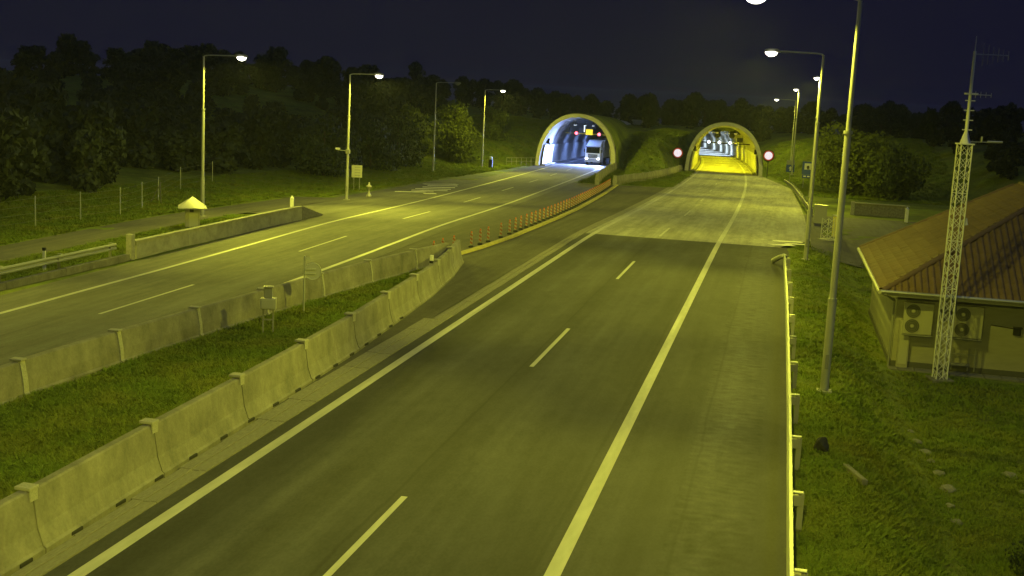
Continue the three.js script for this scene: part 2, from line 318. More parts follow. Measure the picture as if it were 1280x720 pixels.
// ------------------------------------------------------------------ far-left kerb wall, guard rail, ramped wall
const outerTab = [[10, -29.9], [42, -29.7], [55, -29.4], [73, -29.1], [80, -29]];
barrier('low kerb wall under the guard rail on the far side of the road', outerTab, 18, 51, 4, [[-0.12, -0.2], [-0.12, 0.3], [0.12, 0.3], [0.12, -0.2]], 0);
{
  const t = thing('retaining_wall', 'long smooth concrete wall with a ramped end beside the far carriageway', 'wall');
  for (let D = 51.6; D < 71; D += 4.9) part('wall_panel', segmentGeo(outerTab, D, Math.min(71, D + 4.9), [[-0.11, -0.2], [-0.11, 0.8], [0.11, 0.8], [0.11, -0.2]], (x, d) => G(x, -d), 0.015), M.barrierPale, t);
  part('coping', segmentGeo(outerTab, 51.5, 71, [[-0.15, 0.803], [-0.15, 0.87], [0.15, 0.87], [0.15, 0.803]], (x, d) => G(x, -d), 0, 10), M.barrierPale, t);
  const [ex] = offsetLine(outerTab, 71), y0 = G(ex, -71); const s = new THREE.Shape(); s.moveTo(0, -0.2); s.lineTo(0, 0.86); s.lineTo(3.4, 0.05); s.lineTo(3.4, -0.2);
  part('ramped_end', new THREE.ExtrudeGeometry(s, { depth: 0.24, bevelEnabled: false }).rotateY(Math.PI / 2).translate(-0.12, 0, 0), M.barrier, t, [ex, y0, -71.02]);
  part('end_post', rbox(0.3, 1.3, 0.3, 0, 0.55, 0), M.barrierPale, t, [offsetLine(outerTab, 51.3)[0], G(-29.4, -51.3), -51.25]);
}
function railGeo(tab, D0, D1, y, side, hgt = 0.31) { // W-shaped rail with thickness
  const p = []; const k = hgt / 0.31;
  [[0, 0.155], [0.05, 0.14], [0.08, 0.09], [0.05, 0.04], [0, 0.0], [0.05, -0.04], [0.08, -0.09], [0.05, -0.14], [0, -0.155]].forEach(([a, b]) => p.push([side * a, y + b * k]));
  const q = p.slice().reverse().map(([a, b]) => [a - side * 0.012, b]);
  return segmentGeo(tab, D0, D1, p.concat(q), (x, d) => G(x, -d), 0, 3);
}
function guardRail(label, tab, D0, D1, len, side, endRamp, top = 0.75) {
  const t = thing('guard_rail', label, 'guard rail'), railMat = top < 0.7 ? M.galvDull : M.galv;
  for (let D = D0; D < D1 - 0.1; D += len) {
    part('rail', railGeo(tab, D, Math.min(D1, D + len) + 0.06, top - 0.155, -side), railMat, t);
    const [x, s] = offsetLine(tab, D + 0.4), y = G(x, -(D + 0.4));
    const p = part('post', [box(0.11, 1.0, 0.012, side * 0.18, 0.22, 0.03), box(0.11, 1.0, 0.012, side * 0.18, 0.22, -0.03), box(0.012, 1.0, 0.06, side * 0.18, 0.22, 0)], M.galvDull, t, [x, y, -(D + 0.4)]);
    part('spacer', rbox(0.2, 0.2, 0.14, side * 0.09, top - 0.15, 0, 0.01), M.galvDull, p);
    part('cap_plate', rbox(0.2, 0.02, 0.12, side * 0.12, top + 0.012, 0, 0.008), M.galv, p);
  }
  if (endRamp) { const [x] = offsetLine(tab, D1); const c = new THREE.CatmullRomCurve3([[x, top - 0.12, -D1], [x - 0.05, top - 0.16, -D1 - 0.9], [x - 0.25, top - 0.34, -D1 - 1.8], [x - 0.55, 0.12, -D1 - 2.6]].map(v => new THREE.Vector3(...v)));
    const g = new THREE.TubeGeometry(c, 16, 0.13, 8).scale(1, 1, 1); part('turned_down_end', g, M.galv, t); }
  return t;
}
guardRail('galvanised guard rail along the grass verge beside the house', [[-5, 0.7], [30, 0.68], [45, 0.62], [64, 0.45]], 10.4, 60, 4, 1, true);
guardRail('galvanised guard rail beyond the far carriageway, ahead of the smooth wall', [[10, -30.25], [42, -30.0], [51, -29.85]], 18, 50.5, 4, -1, false, 0.85);
guardRail('short galvanised guard rail at the edge of the apron beside the blue tunnel signs', [[95, 2.6], [125, 1.9], [150, 1.2], [165, 0.3]], 100, 164, 4, 1, false, 0.62);

// ------------------------------------------------------------------ tunnels
function archPts(hw, h, n = 22) { const a = []; for (let i = 0; i <= n; i++) { const t = Math.PI * i / n; const c = Math.cos(t), s = Math.sin(t); a.push([-Math.sign(c) * hw * Math.abs(c) ** 0.92, h * s ** 0.86]); } return a; }
function ringGeo(tube, D0, D1, hwI, hI, hwO, hO, slant = 0, nz = 1) {
  const I = archPts(hwI, hI), O = archPts(hwO, hO), m = I.length, pos = [], uv = [], idx = [];
  for (let j = 0; j <= nz; j++) for (const P of [I, O]) P.forEach(([px, py]) => { let D = D0 + (D1 - D0) * j / nz; if (slant && j === 0) D += slant * py; const y = G(tube.x(D), -D) - 0.05; pos.push(tube.x(D) + px, y + py, -D); uv.push(px / 8 + py / 8, D / 8 + py / 8); });
  const at = (j, o, i) => (j * 2 + o) * m + i;
  for (let j = 0; j < nz; j++) for (let i = 0; i + 1 < m; i++) { idx.push(at(j, 0, i), at(j + 1, 0, i), at(j + 1, 0, i + 1), at(j, 0, i), at(j + 1, 0, i + 1), at(j, 0, i + 1)); idx.push(at(j, 1, i), at(j + 1, 1, i + 1), at(j + 1, 1, i), at(j, 1, i), at(j, 1, i + 1), at(j + 1, 1, i + 1)); }
  for (const j of [0, nz]) for (let i = 0; i + 1 < m; i++) { const a = at(j, 0, i), b = at(j, 0, i + 1), c = at(j, 1, i), d = at(j, 1, i + 1); j ? idx.push(a, d, b, a, c, d) : idx.push(a, b, d, a, d, c); }
  const g = mesh3(pos, idx, uv).toNonIndexed(); g.computeVertexNormals(); return g;
}
function tunnel(label, tube, len, extra) {
  const t = thing('road_tunnel', label, 'tunnel');
  part('portal_ring', ringGeo(tube, tube.D0 - 0.9, tube.D0 + 2.6, 5.35, 7.35, 5.9, 7.9, 0.22), M.lining, t);
  let k = 0;
  for (let D = tube.D0 + 2.62; D < tube.D0 + len;) { const L = D < tube.D0 + 70 ? 5 : 12; const g = part('lining_ring', ringGeo(tube, D, D + L - 0.03, 5.4 + (k % 2) * 0.012, 7.4, 5.75, 7.75), M.lining, t); D += L; k++; }
  // wall cladding panels on both sides, each two metres wide
  for (const s of [-1, 1]) for (let D = tube.D0 + 1.2; D < tube.D0 + len;) {
    const L = D < tube.D0 + 60 ? 2.5 : 12, x0 = tube.x(D), x1 = tube.x(D + L - 0.05), y0 = G(x0, -D), y1 = G(x1, -D - L);
    const A = (x, y, D, px, py) => [x + s * px, y + py, -D];
    const pts = [[5.12, 0.12], [5.08, 1.4], [4.82, 3.0]], pos = [], idx = [];
    for (const [q, py] of pts) for (const th of [0, 0.06]) { pos.push(...A(x0, y0, D, q - th, py), ...A(x1, y1, D + L - 0.05, q - th, py)); }
    const V = (l, th, e) => l * 4 + th * 2 + e;
    for (let l = 0; l < 2; l++) for (const th of [0, 1]) idx.push(V(l, th, 0), V(l, th, 1), V(l + 1, th, 1), V(l, th, 0), V(l + 1, th, 1), V(l + 1, th, 0));
    for (let l = 0; l < 2; l++) for (const e of [0, 1]) idx.push(V(l, 0, e), V(l, 1, e), V(l + 1, 1, e), V(l, 0, e), V(l + 1, 1, e), V(l + 1, 0, e));
    idx.push(V(2, 0, 0), V(2, 1, 0), V(2, 1, 1), V(2, 0, 0), V(2, 1, 1), V(2, 0, 1));
    const g = mesh3(pos, idx, pos.filter((_, i) => i % 3 === 0).map((_, i) => 0).flatMap((_, i) => [pos[i * 3 + 2] / 8, pos[i * 3 + 1] / 8])).toNonIndexed(); g.computeVertexNormals();
    part('wall_panel', g, M.panelLining, t); D += L;
  }
  for (const s of [-1, 1]) part('walkway_kerb', (() => { const tab = []; for (let D = tube.D0 - 2; D < tube.D0 + len + 10; D += 6) tab.push([D, tube.x(D) + s * 4.9]); return segmentGeo(tab, tube.D0 + 0.3, tube.D0 + len, [[-0.35, -0.1], [-0.35, 0.16], [0.35, 0.16], [0.35, -0.1]], (x, d) => G(x, -d), 0, 60); })(), M.channel, t);
  const e = tube.D0 + len; part('end_wall', box(11, 9, 0.4, 0, 3.5, 0), M.lining, t, [tube.x(e), G(tube.x(e), -e), -e]);
  return t;
}
tunnel('round concrete tunnel mouth with blue-white light and a lorry coming out', tubeL, 90);
tunnel('round concrete tunnel mouth with a bright yellow lit road running in', tubeR, 330);
function tunnelLamp(tube, D, off, glowM, color, cd, label, group, len = 1.6) {
  const x = tube.x(D) + off, y = G(x, -D) + 6.15;
  const t = thing('tunnel_lamp', label, 'lamp', [x, y, -D], 0, group);
  part('housing', rbox(0.34, 0.16, len, 0, 0.1, 0), M.darkMetal, t); part('lens', box(0.26, 0.03, len - 0.1, 0, 0.005, 0), glowM, t);
  part('hanger', box(0.05, 0.55, 0.05, 0, 0.45, 0), M.darkMetal, t);
  if (cd) spot(t, [0, -0.05, 0], [x, y - 10, -D], color, cd, 1.3, 0.6, 12);
}
for (const D of [205, 216, 229, 245, 264, 286, 312]) for (const o of [-1.6, 1.6]) tunnelLamp(tubeR, D, o, M.sodiumGlow, new THREE.Color(1, 0.95, 0.015), 360, 'yellow strip lamp under the crown of the yellow lit tunnel', 'yellow tunnel lamps');
for (const D of [345, 370, 400, 435, 480]) for (const o of [-1.6, 1.6]) tunnelLamp(tubeR, D, o, M.whiteGlow, new THREE.Color(0.6, 0.78, 1), 560, 'cold white strip lamp deep in the yellow lit tunnel', 'white tunnel lamps', 2.2);
for (const D of [190, 206, 222, 240]) tunnelLamp(tubeL, D, -1.8, M.whiteGlow, new THREE.Color(0.2, 0.34, 1), 330, 'blue-white strip lamp under the crown of the tunnel with the lorry', 'lorry tunnel lamps');
// overhead signal frames in the tunnels
{
  const D = 184, y = G(-30, -D), cx = tubeL.x(D);
  const t = thing('lane_signal_gantry', 'overhead signal bar with two red lights and a yellow box in the lorry tunnel', 'signal', [cx, y, -D]);
  part('beam', rbox(6.4, 0.12, 0.14, 0.6, 4.92, 0), M.yellowKerb, t);
  for (const x of [-2.0, 3.2]) part('hanger', box(0.07, 1.5, 0.07, x, 5.6, 0), M.darkMetal, t);
  for (const x of [-0.9, 2.6]) { const b = part('signal_box', rbox(0.62, 0.62, 0.22, x, 4.95, 0.12), M.black, t); const l = part('red_light', cyl(0.24, 0.2, 0.06, 0, 0, 0, 20).rotateX(Math.PI / 2), M.redGlow, b, [x, 4.95, 0.24]); }
  part('sign_box', rbox(1.0, 0.82, 0.3, 1.05, 5.2, 0.1), M.yellowGlow, t);
  part('white_tube_light', cyl(0.05, 0.05, 0.9, 0.3, 5.2, 0.14), M.whiteGlow, t);
}
{
  const D = 215, cx = tubeR.x(D), y = G(cx, -D);
  const t = thing('lane_signal_gantry', 'dark overhead bar with small blue-white lights across the yellow lit tunnel', 'signal', [cx, y, -D]);
  part('beam', rbox(8.2, 0.2, 0.2, 0, 4.45, 0), M.darkMetal, t);
  for (const x of [-2.8, 2.8]) part('hanger', box(0.07, 1.3, 0.07, x, 5.2, 0), M.darkMetal, t);
  for (const x of [-2.9, -1.1, 0.75]) { part('signal_box', rbox(0.7, 0.7, 0.2, x, 4.55, 0.12), M.black, t); part('signal_light', cyl(0.27, 0.25, 0.05, 0, 0, 0, 18).rotateX(Math.PI / 2), M.whiteGlow, t, [x, 4.55, 0.23]); }
  part('sign_panel', rbox(1.0, 0.8, 0.15, 2.4, 5.1, 0.05), M.black, t);
}
for (const [D, o, lab] of [[236, -1.5, 'dark jet fan hung left of centre under the yellow lit tunnel roof'], [236, 1.2, 'dark jet fan hung right of centre under the yellow lit tunnel roof']]) {
  const x = tubeR.x(D) + o, t = thing('jet_fan', lab, 'fan', [x, G(x, -D) + 5.75, -D]);
  part('casing', cyl(0.5, 0.5, 3, 0, -1.5, 0, 20).rotateX(Math.PI / 2), M.darkMetal, t); part('bracket', box(0.9, 0.5, 0.1, 0, 0.55, 0), M.darkMetal, t);
}
for (const [tube, D, s, lab] of [[tubeR, 193, -1, 'small dark box on the left inner wall of the yellow tunnel mouth'], [tubeR, 193, 1, 'small dark box on the right inner wall of the yellow tunnel mouth'], [tubeL, 180, -1, 'small dark box on the inner wall of the lorry tunnel mouth']])
  { const x = tube.x(D) + s * 4.7, t = thing('wall_box', lab, 'box', [x, G(x, -D) + 3.55, -D]); part('casing', rbox(0.4, 0.75, 0.5), M.black, t); part('bracket', box(0.3, 0.1, 0.1, s * 0.25, 0.2, 0), M.darkMetal, t); }
// lit round signs beside the yellow tunnel
for (const [x, D, y, lab] of [[-15.75, 187, -0.18, 'lit white round sign left of the yellow lit tunnel mouth, facing the road'], [-2.2, 187.5, 0.2, 'lit white round sign right of the yellow lit tunnel mouth, facing the road']]) {
  const g = G(x, -D) + hill(x, D) - 0.1, t = thing('round_sign', lab, 'sign', [x, g, -D]);
  part('post', cyl(0.06, 0.06, y - g + 0.2, 0, 0, -0.1), M.darkMetal, t);
  part('sign_back', cyl(0.92, 0.92, 0.14, 0, -0.07, 0, 32).rotateX(Math.PI / 2), M.black, t, [0, y - g, -0.03]);
  part('red_ring', new THREE.TorusGeometry(0.68, 0.1, 8, 32), M.red, t, [0, y - g, 0.06]);
  part('lit_face', cyl(0.6, 0.6, 0.04, 0, -0.02, 0, 28).rotateX(Math.PI / 2), M.discGlow, t, [0, y - g, 0.07]);
}

// ------------------------------------------------------------------ lorry leaving the tunnel
{
  const D = 191, x = tubeL.x(D) + 1.15, y = G(x, -D), t = thing('lorry', 'white lorry with headlights on coming out of the blue lit tunnel', 'lorry', [x, y + 0.02, -D], -0.065);
  const cab = rbox(2.5, 2.5, 2.1, 0, 1.75, -1.05, 0.12);
  part('cab', cab, M.white, t);
  part('windscreen', rbox(2.16, 0.85, 0.06, 0, 2.3, 0.01, 0.02), new THREE.MeshPhysicalMaterial({ color: 0x05070a, roughness: 0.08, clearcoat: 1 }), t);
  part('sun_visor', rbox(2.3, 0.16, 0.3, 0, 2.82, 0.12), M.black, t);
  part('roof_deflector', new THREE.ExtrudeGeometry((() => { const s = new THREE.Shape(); s.moveTo(0, 0); s.lineTo(0.2, 0); s.lineTo(1.9, 0.85); s.lineTo(1.9, 0); return s; })(), { depth: 2.2, bevelEnabled: false }).rotateY(Math.PI / 2).translate(-1.1, 3.0, 0), M.white, t);
  const gr = part('grille', rbox(1.5, 0.6, 0.06, 0, 1.42, 0.02), M.black, t);
  for (let i = 0; i < 3; i++) part('grille_bar', box(1.4, 0.05, 0.03, 0, 1.25 + i * 0.17, 0.06), M.galv, gr);
  part('bumper', rbox(2.5, 0.5, 0.25, 0, 0.72, 0.06, 0.06), M.galvDull, t);
  part('trailer', rbox(2.55, 2.75, 9.5, 0, 2.5, -7.4, 0.06), M.cream, t);
  part('chassis', box(1.0, 0.25, 11, 0, 0.85, -6.4), M.darkMetal, t);
  for (const s of [-1, 1]) {
    const h = part('headlight', rbox(0.42, 0.28, 0.1, s * 0.95, 1.02, 0.14, 0.04), M.headGlow, t);
    part('lamp_rim', rbox(0.52, 0.38, 0.06, s * 0.95, 1.02, 0.1, 0.03), M.black, h);
    part('mirror', rbox(0.14, 0.5, 0.2, s * 1.38, 2.25, -0.05), M.black, t);
    for (const z of [-1.0, -4.4, -9.2, -10.5]) { const w = part('wheel', cyl(0.5, 0.5, 0.34, 0, -0.17, 0, 20).rotateZ(Math.PI / 2), M.black, t, [s * 1.05, 0.5, z]); part('hub', cyl(0.2, 0.2, 0.04, 0, s * 0.0, 0, 12).rotateZ(Math.PI / 2).translate(s * 0.18, 0, 0), M.galv, w); }
    const wx = x + s * 0.95;
    spot(t, [s * 0.95, 1.02, 0.24], s < 0 ? [wx - 7, y + 0.2, -D + 13] : [wx + 0.3, y - 1.2, -D + 12], new THREE.Color(0.32, 0.45, 1), s < 0 ? 2300 : 1500, s < 0 ? 0.8 : 0.65, 0.8, 4);
  }
}

// ------------------------------------------------------------------ street lamps
const poleGroup = 'street lamps along the carriageways';
function streetLamp(label, x, D, h, arm, lit, opt = {}) {
  const y = (opt.y ?? T(x, -D)) - 0.02, t = thing('street_lamp', label, 'street lamp', [x, y, -D], opt.turn ?? 0, poleGroup);
  const r0 = 0.12, prof = [[0.0, 0], [r0, 0], [r0, h * 0.24], [r0 * 0.8, h * 0.245], [r0 * 0.78, h * 0.67], [r0 * 0.58, h * 0.675], [r0 * 0.5, h], [0, h]].map(p => new THREE.Vector2(...p));
  part('pole', new THREE.LatheGeometry(prof, 14), M.poleMetal, t);
  part('base_plate', rbox(0.42, 0.06, 0.42, 0, 0.03, 0, 0.01), M.galvDull, t);
  for (const k of [0.245, 0.675]) part('collar', cyl(r0 * 1.06, r0 * 1.06, 0.09, 0, h * k - 0.05, 0, 14), M.galv, t);
  part('service_door', rbox(0.1, 0.42, 0.02, 0, 0.9, r0 + 0.002, 0.006), M.galvDull, t);
  const A = Math.abs(arm), s = Math.sign(arm);
  part('arm', new THREE.TubeGeometry(new THREE.CatmullRomCurve3([[0, h - 0.25, 0], [0, h - 0.02, 0], [s * 0.18, h + 0.05, 0], [s * A * 0.6, h + 0.1, 0], [s * (A - 0.3), h + 0.12, 0]].map(v => new THREE.Vector3(...v))), 24, 0.038, 8), M.poleMetal, t);
  const hd = part('lamp_head', (() => { const sh = new THREE.Shape(); sh.moveTo(-0.36, 0); sh.lineTo(-0.34, 0.09); sh.quadraticCurveTo(-0.1, 0.2, 0.3, 0.13); sh.lineTo(0.42, 0.05); sh.lineTo(0.42, 0); sh.closePath(); return new THREE.ExtrudeGeometry(sh, { depth: 0.26, bevelEnabled: true, bevelSize: 0.02, bevelThickness: 0.02, bevelSegments: 2 }).translate(0, 0, -0.13); })(), M.galvDull, t, [s * A, h + 0.06, 0]);
  if (s > 0) hd.rotation.y = Math.PI;
  const bowl = new THREE.SphereGeometry(0.25, 18, 10, 0, Math.PI * 2, Math.PI / 2, Math.PI / 2).scale(1.25, 0.95, 0.85);
  part('lamp_bowl', bowl, lit ? M.lampGlow : M.greySign, hd, [-0.02, -0.004, 0]);
  if (lit) { const ws = new THREE.Vector3(s * A, h, 0).applyAxisAngle(new THREE.Vector3(0, 1, 0), opt.turn ?? 0).add(t.position); const P = [s * A, h - 0.18, 0], tl = s * 1.2;
    spot(t, P, [ws.x + tl, ws.y - 10, ws.z], SODIUM, lit * 0.66, 1.53, 0.1, 10);                                            // the bowl's even downward light
    for (const q of [-1, 1]) spot(t, P, [ws.x + tl * 1.5, ws.y - 10, ws.z + q * 17], SODIUM, lit * 1.7, 0.62, 0.9, 10);
    for (const q of [-1, 1]) spot(t, P, [ws.x + s * 14, ws.y - 10, ws.z + q * 11], SODIUM, lit * 1.75, 0.62, 0.9, 10); } // and its long throw up and down the road
  return t;
}
streetLamp('tall grey lamp post on the grass between the guard rail and the house', 1.67, 34.72, 10.85, -2.75, LAMP_CD);
streetLamp('tall grey lamp post at the end of the guard rail, lamp over the road', 1.57, 64.84, 10.55, -2.6, LAMP_CD);
streetLamp('lamp post close behind the one at the guard rail end, lamp at its tip', 2.72, 118, 11.05, -0.5, LAMP_CD * 1.25, { turn: 0.9, y: -0.55 });
streetLamp('thin grey lamp post beside the blue sign near the yellow tunnel', 1.25, 165, 11.1, -0.5, LAMP_CD * 1.1, { turn: 0.7, y: -1.2 });
streetLamp('lamp post behind the others with its lamp reaching over the yellow tunnel mouth', 1.15, 196, 11.6, -2.9, LAMP_CD, { y: G(1.15, -196) + 0.2 });
streetLamp('lamp post standing behind the small hut with the pointed roof', -36.05, 71.5, 10.15, 2.55, LAMP_CD);
streetLamp('lamp post with a side bracket at the start of the lay-by', -33.3, 90.5, 9.75, 2.35, LAMP_CD * 1.25);
streetLamp('lamp post on the grass slope next to the lorry tunnel', -39.2, 158, 10.3, 2.4, LAMP_CD * 1.5, { y: G(-39.2, -158) });
streetLamp('unlit lamp post in front of the pale green trees', -41, 141, 10.6, 2.6, 0);
// the next two lamp posts of each row stand beside and behind the camera
streetLamp('lamp post of the verge row standing beside the viewpoint', 1.75, 4.6, 10.85, -2.75, LAMP_CD);
streetLamp('lamp post of the far row standing just past the edge of view', -38.5, 46, 10.15, 2.55, LAMP_CD * 0.6);
{ // side bracket on the lay-by lamp post
  const x = -33.3, D = 90.5, y = G(x, -D), t = thing('camera_bracket', 'short bracket with a small camera on the lay-by lamp post', 'bracket', [x, y + 3.85, -D]);
  part('arm', bar([-0.05, 0, 0], [-0.95, 0.05, 0], 0.03), M.poleMetal, t); part('camera_body', rbox(0.36, 0.14, 0.16, -0.85, 0.14, 0), M.white, t); part('clamp', rbox(0.3, 0.34, 0.3, 0, -0.05, 0), M.galvDull, t);
}

// ------------------------------------------------------------------ service house
const HX = 4.5, HZ = -46.0, HG = -1.42, EY = 1.5;
{
  const t = thing('service_house', 'low plastered service house with a red-brown tiled hip roof', 'house', [0, 0, 0]);
  const ex = 3.87, ez = -45.0, W = 13.2, a = W / 2, p = 0.52, bz = -58.4;
  part('wall', [box(W - 1.26, EY - HG - 0.1, 0.3, ex + W / 2, (EY + HG) / 2 - 0.02, HZ - 0.15), box(0.3, EY - HG - 0.1, 11.3, HX + 0.15, (EY + HG) / 2 - 0.02, HZ - 5.97), box(0.3, EY - HG - 0.1, 11.3, ex + W - 0.78, (EY + HG) / 2 - 0.02, HZ - 5.97), box(W - 1.26, EY - HG - 0.1, 0.3, ex + W / 2, (EY + HG) / 2 - 0.02, HZ - 11.78)], M.wall, t);
  part('plinth', [box(W - 1.18, 0.3, 0.06, ex + W / 2, HG + 0.12, HZ + 0.035), box(0.06, 0.3, 11.8, HX - 0.035, HG + 0.12, HZ - 5.9)], M.plinth, t);
  part('gable', (() => { const s = new THREE.Shape(); s.moveTo(HX, EY - 0.1); s.lineTo(ex + a, EY + p * a - 0.25); s.lineTo(ex + W - 0.63, EY - 0.1); return new THREE.ExtrudeGeometry(s, { depth: 0.3, bevelEnabled: false }).translate(0, 0, HZ - 11.9); })(), M.wall, t);
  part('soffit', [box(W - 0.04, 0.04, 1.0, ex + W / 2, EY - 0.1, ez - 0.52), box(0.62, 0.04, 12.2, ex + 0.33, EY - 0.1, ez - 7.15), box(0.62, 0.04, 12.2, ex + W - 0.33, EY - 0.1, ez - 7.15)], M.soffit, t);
  part('fascia', [box(W, 0.16, 0.03, ex + W / 2, EY - 0.04, ez + 0.017), box(0.03, 0.16, 13.4, ex - 0.017, EY - 0.04, ez - 6.7)], M.fascia, t);
  const gut = part('roof_gutter', [new THREE.CylinderGeometry(0.075, 0.075, W + 0.15, 10, 1, true, 0, Math.PI).rotateX(Math.PI).rotateZ(Math.PI / 2).translate(ex + W / 2, EY + 0.03, ez + 0.11)], M.galv, t);
  part('side_gutter', [new THREE.CylinderGeometry(0.075, 0.075, 13.5, 10).rotateX(Math.PI / 2).translate(ex - 0.1, EY, ez - 6.7)], M.cream, t);
  part('downpipe', [bar([ex + 0.1, EY - 0.05, ez + 0.08], [HX - 0.1, EY - 0.4, HZ + 0.12], 0.045), bar([HX - 0.1, EY - 0.4, HZ + 0.12], [HX - 0.1, HG, HZ + 0.12], 0.045)], M.galvDull, t);
  // roof planes with individually shaped tiles laid on boarding
  const roof = part('roof', (() => {
    const P = [ex, EY, ez, ex + W, EY, ez, ex + a, EY + p * a, ez - a, ex, EY, bz, ex + a, EY + p * a, bz, ex + W, EY, bz];
    return mesh3(P, [0, 1, 2, 0, 2, 4, 0, 4, 3, 1, 5, 4, 1, 4, 2]).toNonIndexed();
  })(), M.tile, t); roof.geometry.computeVertexNormals(); { const n = roof.geometry.attributes.position.count; roof.geometry.setAttribute('uv', new THREE.Float32BufferAttribute(Array.from({ length: n * 2 }, (_, i) => roof.geometry.attributes.position.array[(i >> 1) * 3 + (i & 1 ? 2 : 0)] / 8), 2)); }
  const up = new THREE.Vector3();
  function tileField(o, U, V, inside, un, vn) { // U along eave, V up the slope (unit vectors)
    const pos = [], idx = [], uv = [], cw = 0.235, rl = 0.36, Nn = new THREE.Vector3().crossVectors(U, V).normalize(); if (Nn.y < 0) Nn.negate(); const r = rng(un * 7 + 3);
    for (let j = 0; j < vn; j++) for (let i = 0; i < un; i++) {
      const u = (i + 0.5) * cw, v = (j + 0.5) * rl; if (!inside(u, v)) continue;
      const b0 = pos.length / 3, jl = (r() - 0.5) * 0.012, ou = r(), prof = [[-0.5, 0.008], [-0.3, 0.018], [-0.1, 0.06], [0.1, 0.085], [0.3, 0.06], [0.46, 0.012]];
      for (const [vv, lift] of [[-0.56, 0.045 + jl], [0.5, 0.012 + jl]]) for (const [q, h] of prof) { const P = o.clone().addScaledVector(U, u + q * cw).addScaledVector(V, v + vv * rl).addScaledVector(Nn, h + lift); pos.push(P.x, P.y, P.z); uv.push((u + q * cw) / 8 + ou, v / 8 + ou * 0.7); }
      for (const [q] of prof) { const P = o.clone().addScaledVector(U, u + q * cw).addScaledVector(V, v - 0.56 * rl).addScaledVector(Nn, 0.004); pos.push(P.x, P.y, P.z); uv.push(u / 8 + ou, v / 8 + ou * 0.7); }
      for (let k = 0; k < 5; k++) { idx.push(b0 + k, b0 + k + 1, b0 + k + 7, b0 + k, b0 + k + 7, b0 + k + 6); idx.push(b0 + 12 + k, b0 + 13 + k, b0 + k + 1, b0 + 12 + k, b0 + k + 1, b0 + k); }
    }
    const g = mesh3(pos, idx, uv); const m = part('roof_tiles', g, M.tile, roof); m.userData.kind = 'stuff'; return m;
  }
  const sl = Math.hypot(1, p), Lh = a * sl;
  tileField(new THREE.Vector3(ex, EY, ez), new THREE.Vector3(1, 0, 0), new THREE.Vector3(0, p / sl, -1 / sl), (u, v) => { const q = v / sl; return u > q + 0.08 && u < W - q - 0.08 && q < a; }, Math.ceil(W / 0.235), Math.ceil(Lh / 0.36));
  tileField(new THREE.Vector3(ex, EY, bz), new THREE.Vector3(0, 0, 1), new THREE.Vector3(1 / sl, p / sl, 0), (u, v) => { const q = v / sl; return u > 0.1 && u < 13.4 - q - 0.08 && q < a; }, Math.ceil(13.4 / 0.235), Math.ceil(Lh / 0.36));
  tileField(new THREE.Vector3(ex + W, EY, ez), new THREE.Vector3(0, 0, -1), new THREE.Vector3(-1 / sl, p / sl, 0), (u, v) => { const q = v / sl; return u > q + 0.08 && u < 13.3 && q < a; }, Math.ceil(13.4 / 0.235), Math.ceil(Lh / 0.36));
  // hip and ridge caps, one by one
  const capGeo = new THREE.CylinderGeometry(0.12, 0.14, 0.4, 8, 1, true, -Math.PI / 2, Math.PI);
  function caps(A, B, name) { const d = B.clone().sub(A), L = d.length(), n = Math.floor(L / 0.36), dir = d.clone().normalize(); const up0 = new THREE.Vector3(0, 1, 0), X = new THREE.Vector3().crossVectors(dir, up0).normalize(), Z = new THREE.Vector3().crossVectors(X, dir).normalize(); const mtx = new THREE.Matrix4().makeBasis(X, dir, Z);
    for (let i = 0; i < n; i++) { const m = part(name, capGeo, M.tile, roof); m.setRotationFromMatrix(mtx); m.position.copy(A).addScaledVector(dir, (i + 0.5) * 0.36).addScaledVector(Z, 0.05); } }
  const R0 = new THREE.Vector3(ex + a, EY + p * a, ez - a);
  caps(new THREE.Vector3(ex, EY, ez), R0, 'hip_tile'); caps(new THREE.Vector3(ex + W, EY, ez), R0, 'hip_tile'); caps(R0, new THREE.Vector3(ex + a, EY + p * a, bz), 'ridge_tile');
  caps(new THREE.Vector3(ex, EY, bz), new THREE.Vector3(ex + a, EY + p * a, bz), 'verge_tile');
}
function acUnit(label, x, y) {
  const t = thing('air_conditioner', label, 'air conditioner', [x, y, HZ + 0.26], 0, 'air conditioners on the house wall');
  part('casing', rbox(1.02, 1.16, 0.36, 0, 0.58, 0, 0.03), M.cream, t);
  for (const fy of [0.31, 0.86]) {
    const g = part('fan_grille', [cyl(0.25, 0.25, 0.015, 0, 0, 0, 24).rotateX(Math.PI / 2)], M.grille, t, [-0.2, fy, 0.186]);
    for (const r of [0.08, 0.14, 0.2, 0.25]) part('grille_ring', new THREE.TorusGeometry(r, 0.008, 5, 24), M.galvDull, g, [0, 0, 0.02]);
    part('fan_hub', cyl(0.06, 0.05, 0.03, 0, 0, 0, 14).rotateX(Math.PI / 2), M.cream, g, [0, 0, 0.02]);
  }
  part('side_panel', rbox(0.3, 1.08, 0.02, 0.34, 0.58, 0.186, 0.008), M.cream, t);
  part('bracket', [box(0.05, 0.05, 0.46, -0.4, -0.03, -0.02), box(0.05, 0.05, 0.46, 0.4, -0.03, -0.02), box(1.06, 0.04, 0.05, 0, -0.03, 0.19)], M.galvDull, t);
}
acUnit('cream twin-fan air conditioner on the house wall nearest the corner', 5.26, -0.04);
acUnit('cream twin-fan air conditioner on the house wall behind the lattice mast', 6.98, -0.02);
